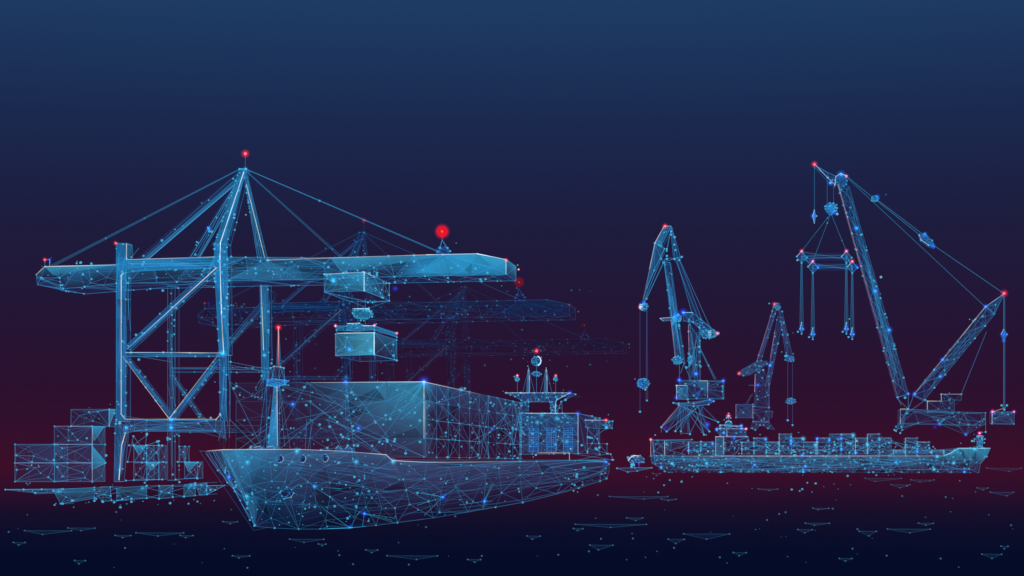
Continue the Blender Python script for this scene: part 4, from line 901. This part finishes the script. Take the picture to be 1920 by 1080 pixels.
small_crane()

def heavy_crane():
    pl = plane_through(1700, 1500); t = thing('heavy_lift_crane', 'giant blue lattice crane on the right with a long jib and raked back mast', 'heavy lift crane', pl(1760, 812))
    dp = 16; k = .72
    w = W()   # jib
    A0, B0, B1, A1, D_ = qbeam(w, pl, [(1683, 745), (1703, 738), (1592, 350), (1572, 345)], dp, 14, const((30, 64, 128), .18), DBS, k * .85, 8, nodes=10, nr=2.2, cross=8)
    zig(w, pl, (1572, 345), (1683, 745), (1590, 350), (1703, 738), 13, 0, .5, nodes=.75)
    zig(w, pl, (1572, 345), (1683, 745), (1590, 350), (1703, 738), 9, dp, .3, nodes=.2)
    w.line(pl(1571, 345, -1), pl(1600, 450, -1), (225, 170, 165), 1.0, 1.5, (215, 95, 90), .9); w.line(pl(1600, 450, -1), pl(1655, 645, -1), (235, 110, 100), 1.0, 1.5, (165, 60, 75), .8); w.line(pl(1655, 645, -1), pl(1682, 742, -1), (150, 65, 90), .6, 1.3)
    for p in ((1606, 428), (1641, 546), (1667, 619)): w.glow(pl(*p, -1), 9, (20, 110, 255), 1.0); w.node(pl(*p, -1), 3, LC)
    w.build('jib', t)
    w = W(); c0 = pl(1577, 338); ball(w, c0, 12, 13, 8, .9, .1, LB, ((30, 90, 160), .4), .6, 2); w.glow(pl(1577, 328), 11, (20, 130, 255), 1.1); w.node(pl(1577, 327), 3.4, LC)
    w.poly([pl(x, y, -2) for x, y in ((1565, 350), (1567, 332), (1576, 326), (1586, 330))], (235, 215, 215), 1.0, 1.6); w.build('sheave', t)
    w = W(); q = [(1527, 308), (1552, 324), (1567, 330), (1566, 347), (1552, 334)]
    sheet(w, lambda x, y: pl(x, y), q, 3, const((40, 80, 140), .3), k=.75, chords=4, nodes=.5); plain(w, [pl(x, y, dp) for x, y in q], DBS, e=.3)
    w.line(pl(1529, 310, -1), pl(1566, 348, -1), (225, 190, 190), 1, 1.4); w.glow(pl(1557, 343, -1), 8, (20, 110, 255), 1); w.node(pl(1557, 343), 3); w.node(pl(1552, 333), 2.6); w.build('fly_jib', t)
    lamp_part(t, pl(1527, 308), 8, (240, 40, 70), 1.0); lamp_part(t, pl(1587, 330), 5, (230, 90, 150), .9, core=(255, 190, 220)); lamp_part(t, pl(1883, 550), 9, (235, 30, 60), 1.0)
    rope(t, pl(1527, 310), pl(1527, 396), 1, 1, .6, 'hoist_rope', 0); rope(t, pl(1551, 336), pl(1551, 382), 1, 1, .55, 'hoist_rope', 0); rope(t, pl(1563, 350), pl(1563, 384), 1, 1, .5, 'hoist_rope', 0)
    w = W(); pts = [pl(x, y) for x, y in ((1527, 393), (1524, 405), (1527, 419), (1530, 405))]; w.face(pts, [C((60, 130, 190), .5)] * 4); w.poly(pts, LB, .7, 1, True); w.line(pts[0], pts[1], WHITE, .9, 1.5); w.line(pts[1], pts[2], WHITE, .8, 1.3); w.line(pts[0], pts[2] + V * 2, LB, .8); w.glow(pl(1525, 405), 8, (20, 100, 255), 1); w.node(pl(1531, 405), 2); w.build('auxiliary_hook', t)
    w = W(); ball(w, pl(1558, 391), 12, 11, 8, 1, .2, LB, ((30, 110, 190), .5), 1, 2.2); ball(w, pl(1558, 391), 7, 7, 5, .9, .2, LC, ((40, 130, 200), .4), .4, 2); w.glow(pl(1557, 387), 9, (20, 140, 255), .8); w.glow(pl(1564, 398), 9, BLUE, .8); w.build('hook_block', t)
    # ties
    def tie(pts, nm, kk):
        w = W()
        for a, b in zip(pts, pts[1:]): w.line(pl(*a, 2), pl(*b, 2), LB, kk); 
        w.build(nm, t)
    tie([(1588, 330), (1637, 370), (1725, 440), (1740, 452), (1883, 550)], 'tie_rope', .75)
    tie([(1588, 332), (1632, 373), (1848, 575)], 'tie_rope', .6)
    tie([(1645, 374), (1735, 442)], 'tie_rope', .8)
    for x, y, rx, rz in ((1641, 372, 7, 6), ):
        w = W(); ball(w, pl(x, y), rx, rz, 5, .8, .2, LB, ((30, 100, 180), .5), 1, 2); w.glow(pl(1645, 369), 7, BLUE, 1.1); w.build('rope_block', t)
    w = W(); q = [(1723, 440), (1734, 438), (1748, 451), (1753, 464), (1741, 460), (1727, 450)]
    sheet(w, lambda x, y: pl(x, y), q, 2, const((32, 110, 180), .5), k=.8, chords=4, nodes=.7); plain(w, [pl(x, y, 8) for x, y in q], DBS, e=.4); w.poly([pl(x, y, -1) for x, y in ((1723, 440), (1727, 450), (1741, 460))], (225, 200, 210), .9, 1.4); w.glow(pl(1734, 441), 8, (20, 110, 255), 1); w.glow(pl(1749, 461), 8, BLUE, .9); w.build('rope_block', t)
    # back mast
    w = W()
    A0, B0, B1, A1, D_ = qbeam(w, pl, [(1713, 740), (1733, 750), (1866, 588), (1848, 575)], dp, 10, const((30, 66, 130), .18), DBS, k * .85, 6, nodes=10, nr=2.2, cross=5)
    zig(w, pl, (1713, 740), (1848, 575), (1733, 750), (1866, 588), 7, 0, .5)
    sheet(w, lambda x, y: pl(x, y), [(1848, 575), (1883, 550), (1864, 590)], 2, const((34, 90, 150), .35), k=.8, chords=3)
    w.line(pl(1716, 737, -1), pl(1800, 634, -1), (225, 165, 150), .8, 1.3); w.line(pl(1800, 634, -1), pl(1848, 575, -1), (235, 190, 170), 1.1, 1.6); w.line(pl(1848, 575, -1), pl(1881, 552, -1), (200, 220, 240), .9, 1.4)
    for p in ((1767, 675), (1848, 575), (1715, 739), (1763, 706)): w.glow(pl(*p, -1), 7, (20, 90, 255), 1.0); w.node(pl(*p, -1), 2.5)
    w.build('back_mast', t)
    tie([(1850, 622), (1803, 738)], 'stay_cable', .55)
    w = W(); w.line(pl(1882, 556), pl(1882, 770), LB, .8); w.line(pl(1884, 556), pl(1884, 770), LB, .6); w.build('hoist_rope', t)
    w = W(); pts = [pl(x, y) for x, y in ((1882, 617), (1877, 627), (1882, 640), (1888, 627))]; w.face(pts, [C((50, 110, 190), .35)] * 4); w.poly(pts, LB, .7, 1, True); w.line(pts[0], pts[1], WHITE, .8, 1.3); w.glow(pl(1882, 627), 9, (20, 90, 255), 1.0); w.glow(pl(1882, 639), 6, BLUE, .9); w.node(pl(1888, 627), 2); w.build('rope_block', t)
    # body
    w = W()
    q = [(1688, 767), (1703, 767), (1848, 774), (1848, 795), (1811, 815), (1762, 795), (1722, 793), (1692, 806), (1680, 800), (1688, 794)]
    sheet(w, lambda x, y: pl(x, y), q, 16, const((34, 60, 115), .15), k=.6, dark=.4, chords=22, nodes=.7, nr=2.2, edge=.45, mind=.07)
    plain(w, [pl(x, y, dp * 2) for x, y in ((1688, 767), (1848, 774), (1848, 795), (1688, 794))], DBS, e=.3)
    for a, b in (((1703, 738), (1703, 767)), ((1713, 742), (1690, 800)), ((1705, 760), (1680, 808)), ((1715, 742), (1735, 750)), ((1696, 790), (1688, 812)), ((1690, 760), (1683, 745)), ((1735, 750), (1700, 775)), ((1848, 774), (1848, 810)), ((1722, 793), (1677, 806)), ((1683, 748), (1703, 767))): w.line(pl(*a), pl(*b), LB, .65); w.node(pl(*b), 2.2)
    w.line(pl(1688, 767, -1), pl(1703, 767, -1), CREAM, .9, 1.4); w.line(pl(1688, 767, -1), pl(1688, 793, -1), (215, 210, 220), 1, 1.5)
    w.glow(pl(1762, 794), 7, (20, 120, 255), .9); w.glow(pl(1811, 814), 6, BLUE, .7); w.glow(pl(1753, 801), 5, (70, 20, 220), .8); w.glow(pl(1703, 739), 6, BLUE, .8)
    w.build('chassis', t)
    w = W()
    q = [(1739, 752), (1765, 752), (1765, 739), (1803, 739), (1803, 750), (1790, 750), (1790, 773), (1740, 772)]
    sheet(w, lambda x, y: pl(x, y, 2), q, 5, const((36, 60, 110), .12), k=.55, chords=6, nodes=.5); plain(w, [pl(x, y, dp) for x, y in ((1739, 752), (1790, 752), (1790, 773), (1739, 773))], DBS, e=.25)
    w.line(pl(1739, 752), pl(1764, 752), CREAM, .9, 1.3); w.line(pl(1739, 752), pl(1739, 768), CREAM, .9, 1.3); w.line(pl(1765, 739), pl(1803, 739), (215, 190, 200), .8, 1.3); w.line(pl(1765, 739), pl(1765, 751), (215, 220, 230), .9, 1.3); w.build('machinery_house', t)
    # suspended counterweight is a box on its own rope
    w = W()
    sheet(w, lambda x, y: pl(x, y), [(1860, 772), (1902, 772), (1901, 795), (1860, 794)], 4, const((38, 90, 145), .22), k=.65, chords=7, nodes=.8, nr=2.2); plain(w, [pl(x, y, dp) for x, y in ((1860, 772), (1902, 772), (1901, 795), (1860, 794))], DBS, e=.35)
    w.line(pl(1860, 772, -1), pl(1860, 793, -1), (215, 205, 225), 1, 1.4); w.line(pl(1862, 772, -1), pl(1880, 766, -1), CREAM, .7, 1.2)
    for p in ((1878, 760), (1888, 760), (1883, 768)): w.node(pl(*p), 2.6); w.line(pl(*p), pl(1883, 767), LB, .8)
    w.glow(pl(1861, 772, -1), 7, (230, 40, 190), 1); w.glow(pl(1901, 772, -1), 6, (200, 40, 170), .8); w.node(pl(1861, 772, -1), 2.4, (255, 180, 240)); w.node(pl(1901, 772, -1), 2.2, (255, 180, 230))
    o = w.build('counterweight', None, pl(1881, 795), 'small box counterweight with pink corner lamps hanging right of the giant crane', 'counterweight')
    # lifting frame with four hanging hooks
    lf = thing('lifting_frame', 'rectangular lifting frame with pink lamps slung under the giant crane hook', 'lifting frame', pl(1550, 500))
    w = W()
    F4 = [(1503, 471), (1587, 471), (1598, 490), (1524, 490)]
    T = [pl(x, y, d) for (x, y), d in zip(F4, (12, 12, 0, 0))]
    for i in range(4):
        a, b = F4[i], F4[(i + 1) % 4]; 
        for _ in range(4): w.line(pl(a[0], a[1] + R.uniform(0, 16)), pl(b[0], b[1] + R.uniform(0, 16)), LB, .6)
        w.face([pl(a[0], a[1] + 3), pl(b[0], b[1] + 3), pl(b[0], b[1] + 18), pl(a[0], a[1] + 18)], [C((34, 70, 130), .16)] * 4)
    for x, y in F4:
        pts = [pl(x + dx, y + dy) for dx, dy in ((0, 0), (-9, 10), (0, 22), (10, 12))]; w.poly(pts, LB, .8, LW, True); w.face(pts, [C((34, 90, 150), .3)] * 4); w.line(pts[0], pts[1], (235, 215, 215), .9, 1.4); w.line(pts[0], pts[3] + V * 6, LB, .6)
        for p in pts[1:]: w.node(p, 2)
    w.glow(pl(1534, 500), 7, BLUE, .9); w.glow(pl(1606, 500), 7, BLUE, 1); w.build('frame', lf)
    for (x, y), c in zip(F4, ((230, 40, 90), (220, 60, 160), (240, 30, 60), (200, 60, 170))): lamp_part(lf, pl(x, y, -.5), 6.5, c, .9, core=(255, 190, 215))
    for (x, y), y1 in zip(F4, (612, 612, 622, 622)):
        rope(lf, pl(x, y + 8), pl(x, y1), 3, 3, .62, 'hook_rope', 0)
        w = W(); pts = [pl(x + dx, y1 + dy) for dx, dy in ((0, -7), (-3, 5), (0, 14), (3, 5))]; w.face(pts, [C((50, 110, 190), .3)] * 4); w.poly(pts, LB, .7, 1, True); w.line(pts[0], pts[1], WHITE, .8, 1.2); w.line(pts[0], pts[2] + V * 2, LB, .8); w.glow(pl(x, y1 + 4), 8, (20, 90, 255), .8)
        for p in pts: w.node(p, 1.9)
        w.node(pl(x - 7, y1 + 10), 2.4); w.build('hook', lf)
    for x, y in ((1503, 471), (1524, 490), (1587, 471)): rope(lf, pl(1558, 400), pl(x, y), 1, 1, .55, 'sling', 1)
heavy_crane()

# ================================================================== far cargo ship
fs = plane_through(1540, 1400); FW = 28
fo = fs(1540, 887)
cs = thing('cargo_ship', 'long far cargo ship seen side on at the right, bow toward the right', 'cargo ship', fo)
w = W()
def ff(x, y):
    g = max(0, 1 - (y - 853) / 30) * (.5 + .5 * max(0, 1 - abs(x - 1560) / 420)) + (.45 if x > 1770 and y < 862 else 0)
    return ((46 + 2 * g, 30 + 85 * g, 66 + 84 * g), .72)
ho = [(1220, 855), (1240, 854), (1280, 856), (1771, 854), (1790, 843), (1797, 840), (1857, 840), (1850, 856), (1838, 870), (1835, 887), (1780, 888), (1600, 888), (1400, 888), (1255, 887), (1240, 878), (1222, 868)]
sheet(w, lambda x, y: fs(x, y), ho, 110, ff, k=.72, dark=.3, chords=34, nodes=.7, nr=2.2, step=26, mind=.07)
for _ in range(40):
    x0 = R.uniform(1225, 1780); x1 = x0 + R.uniform(20, 110); w.line(fs(x0, R.uniform(856, 885), -.5), fs(min(1830, x1), R.uniform(856, 886), -.5), LB, .5, 1)
for (x0, x1, a, b) in ((1280, 1400, .3, .8), (1400, 1620, .95, .7), (1620, 1770, .5, .3)): w.line(fs(x0, 855, -1), fs(x1, 855, -1), (240, 190, 170), a, 1.6, None, b)
w.poly([fs(x, y, -1) for x, y in ((1771, 854), (1782, 850), (1797, 840.5), (1857, 840.5))], (200, 240, 245), .95, 1.5)
for x, y in ((1260, 869), (1325, 869), (1352, 886), (1415, 872), (1504, 854), (1510, 874), (1506, 885), (1757, 856), (1788, 868), (1808, 885), (1751, 880), (1827, 842), (1680, 867), (1240, 876)):
    w.glow(fs(x, y, -1), 7, R.choice(((20, 120, 255), BLUE, LC)), .85); w.node(fs(x, y, -1), 2.6, LC)
for _ in range(55): w.node(fs(R.uniform(1225, 1835), R.uniform(857, 887), -1), R.uniform(1, 2.8), LN, .85)
for y0 in (862, 868, 880): w.line(fs(1235, y0, -.7), fs(1830, y0, -.7), LB, .3, 1)
w.build('hull', cs)
w = W(); bk = [fs(x, y, FW) for x, y in ((1225, 855), (1771, 854), (1797, 840), (1850, 840), (1835, 887), (1255, 887), (1225, 868))]; plain(w, bk, const((30, 30, 80), .12), e=.2); plain(w, [fs(1222, 855), fs(1771, 854), fs(1771, 854, FW), fs(1222, 855, FW)], const((40, 50, 90), .1), e=.2); w.build('deck_and_far_side', cs)
w = W()   # stern gear
sheet(w, lambda x, y: fs(x, y, 2), [(1220, 825), (1297, 824), (1290, 833), (1257, 845), (1285, 852), (1246, 854), (1220, 854)], 8, const((40, 70, 120), .22), k=.65, chords=12, nodes=.6, nr=2)
w.line(fs(1220, 826, 1), fs(1220, 853, 1), (240, 170, 160), 1, 1.6); w.line(fs(1246, 826, 1), fs(1246, 852, 1), WHITE, 1, 1.6); w.line(fs(1224, 828), fs(1228, 868), LB, .9, 1.6); w.glow(fs(1250, 833), 6, LC, .7); w.build('stern_rail', cs)
lamp_part(cs, fs(1220, 824, 1), 5, (255, 70, 90), 1, core=(255, 190, 190))
w = W()   # bridge house
hf2 = const((40, 50, 96), .35)
sheet(w, lambda x, y: fs(x, y, 1), [(1342, 819), (1403, 819), (1403, 826), (1400, 830), (1375, 854), (1342, 854)], 6, hf2, k=.68, chords=6, nodes=.8, nr=2)
w.glow(fs(1376, 822), 7, BLUE, .8); w.build('deckhouse', cs); w = W()
sheet(w, lambda x, y: fs(x, y, 0), [(1342, 819), (1357, 819), (1357, 853), (1342, 853)], 2, const((46, 100, 140), .5), k=.6, nodes=.3)
plain(w, [fs(x, y, 20) for x, y in ((1342, 819), (1357, 819), (1357, 854), (1342, 854))], DBS, e=.25)
for a, b, c in (((1342, 819), (1357, 819), CREAM), ((1342, 819), (1342, 853), (240, 205, 190)), ((1357, 819), (1357, 852), (235, 200, 190)), ((1357, 819), (1403, 819), (190, 190, 220))): w.line(fs(*a, -1), fs(*b, -1), c, .95, 1.5)
w.build('stair_tower', cs)
w = W()
sheet(w, lambda x, y: fs(x, y, 1), [(1350, 797), (1368, 797), (1391, 798), (1391, 804), (1398, 804), (1399, 818), (1363, 817), (1350, 817), (1350, 804), (1343, 804)], 5, const((40, 70, 130), .35), k=.75, chords=8, nodes=.9, nr=2)
plain(w, [fs(x, y, 16) for x, y in ((1350, 797), (1391, 798), (1398, 817), (1350, 817))], DBS, e=.25)
for a, b in (((1350, 797), (1368, 797)), ((1343, 804), (1398, 804)), ((1350, 797), (1350, 804)), ((1363, 805), (1363, 817)), ((1368, 799), (1390, 799))): w.line(fs(*a, -.5), fs(*b, -.5), (215, 210, 230), .9, 1.4)
for x, y in ((1390, 798), (1390, 803), (1344, 806), (1357, 812)): w.glow(fs(x, y), 6, (20, 90, 255), .9); w.node(fs(x, y), 2.4, LC)
w.build('bridge', cs)
w = W(); ball(w, fs(1366, 796), 7, 7, 7, .9, .08, LB, ((40, 110, 170), .5), 1, 1.6); w.poly([fs(1366 + 7 * math.cos(q), 796 - 7 * math.sin(q), -1) for q in (2.6, 2.1, 1.6, 1.1, .6)], WHITE, .9, 1.4); w.line(fs(1366, 790), fs(1366, 782), LB, .7); w.node(fs(1362, 784), 1.6); w.node(fs(1370, 784), 1.6); w.node(fs(1366, 775), 1.8); w.build('radar_dome', cs)
lamp_part(cs, fs(1366, 780), 7, (255, 60, 110), 1.1, core=(255, 180, 200)); lamp_part(cs, fs(1399, 804), 5, (240, 60, 130), 1, core=(255, 200, 215))
w = W()
sheet(w, lambda x, y: fs(x, y, 6), [(1833, 818), (1845, 818), (1843, 838), (1834, 838)], 5, const((44, 110, 170), .4), k=.8, chords=4, nodes=1, nr=2); plain(w, [fs(x, y, 10) for x, y in ((1833, 818), (1845, 818), (1843, 838), (1834, 838))], DBS, e=.4)
w.line(fs(1833, 817, 5), fs(1843, 817, 5), WHITE, 1, 1.5)
for p in ((1829, 823), (1848, 823), (1828, 827), (1847, 830)): w.node(fs(*p, 6), 2)
w.build('foremast', cs); lamp_part(cs, fs(1838, 812, 5), 6, (245, 40, 160), 1.1, core=(255, 180, 230))

# far ship containers
cols2 = [(1291, 3), (1314, 3), (1391, 3), (1413.5, 4), (1437, 3), (1461, 5), (1484, 4), (1507, 3), (1532, 4), (1555, 5), (1577.5, 5), (1604, 4), (1626.5, 5), (1649, 4), (1675, 1), (1697.5, 4), (1720, 3), (1747, 1)]
names2 = ['pile next to the stern rail', 'pile just left of the bridge', 'first pile right of the bridge', 'second pile right of the bridge', 'third pile right of the bridge', 'tall fourth pile right of the bridge', 'fifth pile right of the bridge', 'sixth pile right of the bridge',
          'first pile of the middle block', 'second pile of the middle block', 'third pile of the middle block', 'first pile right of the middle block', 'tall second pile right of the middle block', 'last pile before the wide gap', 'in the wide gap', 'last tall pile before the bow', 'pile right of the last tall one', 'nearest the bow']
rows2 = ['bottom box', 'second box up', 'third box up', 'fourth box up', 'fifth box up']
rhp = 7.55
for (x, n), nm in zip(cols2, names2):
    for r in range(n):
        y1 = 851.5 - r * rhp; y0 = y1 - rhp; p = fs(x, y1, 1); q = fs(x + 22.5, y0, 1); w = W()
        top = r == n - 1
        f = (lambda tp: lambda X, Y_: ((38, 90, 150), .3 if tp else .12))(top)
        box_abz(w, p, (q - p).dot(U), 26, q.z - p.z, f, DBS, .34, 1, 0, (), nodes=.75, nr=2.1, chords=1, lw=.9)
        if top: w.line(fs(x, y0, .3), fs(x + 22.5, y0, .3), (200, 225, 240) if x > 1300 else (200, 190, 210), R.uniform(.35, .8), 1.3)
        if x in (1291, 1391, 1461, 1532, 1604, 1697.5, 1626.5, 1675, 1747): w.line(fs(x, y0, .3), fs(x, y1, .3), (235, 205, 205), .8, 1.4)
        if R.random() < .26: g_ = fs(x + R.choice((0, 22)), y0 + R.uniform(0, 6), .3); w.glow(g_, 7, R.choice((BLUE, (20, 110, 255), LC)), .9); w.node(g_, 2.4, LC)
        lab = ('single low blue box on the far ship deck, %s' % nm) if n == 1 else 'far ship container, %s of the %s' % ('top box' if top else rows2[r], nm)
        w.build('shipping_container', None, p, lab, 'container', 'containers stacked on the far cargo ship')

w = W()
for (x, n) in cols2:
    for _ in range(6):
        x1 = x + R.choice((0, 22.5)); x2 = x1 + R.choice((-1, 1)) * R.uniform(8, 30)
        y1, y2 = 851.5 - R.uniform(0, n) * rhp, 851.5 - R.uniform(0, max(1, n - 1)) * rhp
        w.line(fs(x1, y1, .2), fs(x2, y2, .2), LB, R.uniform(.4, .7), .9); w.node(fs(x1, y1, .1), R.uniform(1, 2.4), LN, .9)
for _ in range(90): w.node(fs(R.uniform(1295, 1760), R.uniform(828, 851), .1), R.uniform(.7, 2.2), LN, .85)
w.build('lashing_net', None, fs(1291, 852), 'net of fine crossing blue lashing lines over the far cargo ship containers', 'lashing net')

# small boat between the ships
sb = plane_through(1190, 1250)
t = thing('small_boat', 'tiny blue boat with a domed cabin floating between the two ships', 'boat', sb(1190, 884))
w = W(); q = [(1157, 878), (1190, 877), (1222, 877), (1195, 883), (1177, 885)]; sheet(w, lambda x, y: sb(x, y), q, 1, const((46, 70, 110), .3), k=.7, nodes=.8); plain(w, [sb(x, y, 5) for x, y in q], DBS, e=.3); w.build('hull', t)
w = W(); q = [(1178, 862), (1184, 855), (1200, 854), (1207, 860), (1207, 867), (1180, 867)]; sheet(w, lambda x, y: sb(x, y, 1), q, 4, const((50, 70, 120), .4), k=.8, chords=4, nodes=.8, nr=1.8); plain(w, [sb(x, y, 5) for x, y in q], DBS, e=.3)
w.poly([sb(x, y) for x, y in ((1178, 864), (1182, 858), (1188, 854), (1198, 855))], WHITE, 1.2, 2.2); w.glow(sb(1188, 856), 5, (120, 160, 255), .8)
for p in ((1184, 871), (1188, 872), (1184, 875), (1187, 870)): w.node(sb(*p, 1), 3, LN)
w.line(sb(1198, 867), sb(1198, 878), LD, .9); w.line(sb(1184, 867), sb(1184, 878), LB, .6); w.glow(sb(1198, 869), 5, (70, 30, 230), 1.1); w.build('cabin', t)

# ================================================================== ripples
RIP = [(25, 47, 1017, 35, 1022, 'small ripple at the left edge of the water'), (46, 134, 995, 80, 1002, 'long ripple on the left, below the quay wall'), (127, 178, 990, 152, 995, 'medium ripple touching the right end of the long left one'),
 (140, 160, 1051, 148, 1057, 'small ripple low in the bottom left corner'), (216, 245, 1004, 230, 1008, 'small ripple left of the long one under the crane legs'), (255, 344, 999, 296, 1005, 'long ripple below the gantry crane'),
 (338, 362, 1004, 348, 1008, 'small ripple at the right end of the long one below the gantry crane'), (418, 445, 978, 432, 982, 'small ripple just left of the big ship stem'), (436, 468, 1042, 448, 1046, 'small ripple low down below the big ship stem'),
 (543, 607, 1011, 570, 1017, 'medium ripple under the keel of the big ship bow'), (597, 611, 1020, 604, 1023, 'tiny ripple just below the one under the big ship bow'), (686, 708, 1031, 697, 1036, 'small ripple left of the longest foreground one'),
 (726, 820, 1042, 781, 1049, 'long ripple in the foreground below the big ship middle'), (877, 901, 1049, 890, 1054, 'small foreground ripple right of the long one below the big ship'),
 (1224, 1238, 888, 1231, 892, 'tiny ripple under the far ship stern'), (1143, 1252, 931, 1207, 936, 'very long thin ripple right of the big ship stern'), (1240, 1268, 936, 1253, 939, 'small ripple at the right end of the very long thin one'),
 (1175, 1205, 971, 1192, 976, 'small ripple above the widest ripple in the middle'), (1079, 1212, 983, 1145, 989, 'widest ripple in the middle of the water'), (1075, 1093, 991, 1083, 995, 'tiny ripple under the left end of the widest one'),
 (988, 1013, 1005, 998, 1011, 'small ripple below the big ship stern quarter'), (1106, 1149, 1022, 1122, 1031, 'deep triangular ripple below the widest one'), (1253, 1283, 1011, 1267, 1019, 'small ripple left of the big triangular one'),
 (1282, 1368, 1001, 1325, 1011, 'big triangular ripple right of the middle'), (1375, 1399, 1036, 1386, 1042, 'small low ripple right of the big triangular one'), (1422, 1458, 917, 1442, 920, 'thin lone ripple below the middle of the far ship'),
 (1524, 1554, 953, 1534, 956, 'thin ripple highest of the three stepped ones'), (1510, 1555, 981, 1527, 985, 'wider ripple in the middle of the three stepped ones'), (1496, 1523, 993, 1509, 999, 'lowest and leftmost ripple of the three stepped ones'),
 (1574, 1597, 1047, 1585, 1052, 'small ripple low at the bottom right of centre'), (1611, 1643, 996, 1629, 1005, 'steep triangular ripple left of the long right one'), (1664, 1744, 992, 1706, 999, 'long ripple on the right foreground water'),
 (1722, 1750, 981, 1736, 985, 'small ripple just above the long right one'), (1622, 1690, 897, 1641, 903, 'long faint ripple close under the far ship hull'), (1671, 1706, 909, 1688, 915, 'small ripple below the long faint one under the far ship'),
 (1708, 1751, 900, 1725, 904, 'faint ripple under the far ship bow'), (1832, 1852, 915, 1843, 919, 'small ripple right of and below the far ship bow'), (1857, 1900, 923, 1888, 930, 'triangular ripple near the right edge below the far ship bow'),
 (1850, 1915, 878, 1892, 884, 'long faint ripple ahead of the far ship bow at the right edge'), (1841, 1878, 1039, 1860, 1047, 'ripple in the bottom right corner'), (1877, 1890, 1024, 1883, 1029, 'tiny ripple just above the one in the bottom right corner')]
for x0, x1, y, ax, ay, lab in RIP:
    w = W(); z = WZ + .05; k = .24 if y < 1000 else .2
    A, B_, Cc = onZ(x0, y, z), onZ(x1, y + .3, z), onZ(ax, ay, z)
    w.face([A, B_, Cc], [C((30, 75, 125), .12), C((30, 75, 125), .18), C((24, 50, 90), .08)]); w.poly([A, B_, Cc], (70, 140, 190), k, 1.0, True)
    for p in (A, B_, Cc): w.node(p, 2.0, (90, 150, 190), .42, .7)
    w.build('water_ripple', None, A, 'faint blue ' + lab, 'ripple', 'ripples on the dark water')

# ================================================================== drifting sparks (uncountable)
w = W()
cand = [p for p in NODES if p.z > 1]
big = [p for p in cand if p.y < 480]; far = [p for p in cand if p.y > 1000]
for pool, n in ((big, 150), ([p for p in big if p.y > 380], 110), (far, 150)):
    for _ in range(n):
        p = R.choice(pool); ang = R.uniform(0, 6.283); d = (4 + 22 * R.random() ** 1.6) * pxm(p)
        q = p + U * (math.cos(ang) * d) + Vector((0, 0, math.sin(ang) * d)) - V * R.uniform(0, 2)
        if q.z < WZ + .2: continue
        w.node(q, R.choice((.7, .8, 1.0, 1.3, 1.8, 2.5, 3.1)), LN if R.random() < .75 else (130, 195, 220), .9)
for _ in range(60):
    p = Plane(520)(R.uniform(380, 1180), R.uniform(540, 700)); w.node(p, R.choice((1, 1.6, 2.2)), LN, .22)
for _ in range(26):
    p = onZ(R.uniform(1180, 1900), R.uniform(888, 925), WZ + 1.5); w.node(p, R.choice((.8, 1.2, 2, 2.6)), LN, .8)
for _ in range(26):
    p = onZ(R.uniform(100, 420), R.uniform(935, 952), WZ + .4); w.node(p, R.choice((.8, 1.3, 2.2, 3)), LN, .85)
for _ in range(85):
    x, y = R.uniform(10, 1910), R.uniform(905, 1065); p = onZ(x, y, WZ + .4); w.node(p, R.choice((.9, 1.4, 2.2)), (80, 140, 175), .55)
w.build('drifting_sparks', None, None, 'scattered tiny blue light points drifting around the cranes and ships', 'sparks', None, 'stuff')
for o_ in bpy.data.objects:
    if 'label' in o_ and len(o_['label'].split()) > 16: print('LONG', o_['label'])
print('OBJECTS', len(bpy.data.objects), 'TRIS', sum(len(m.polygons) for m in bpy.data.meshes))
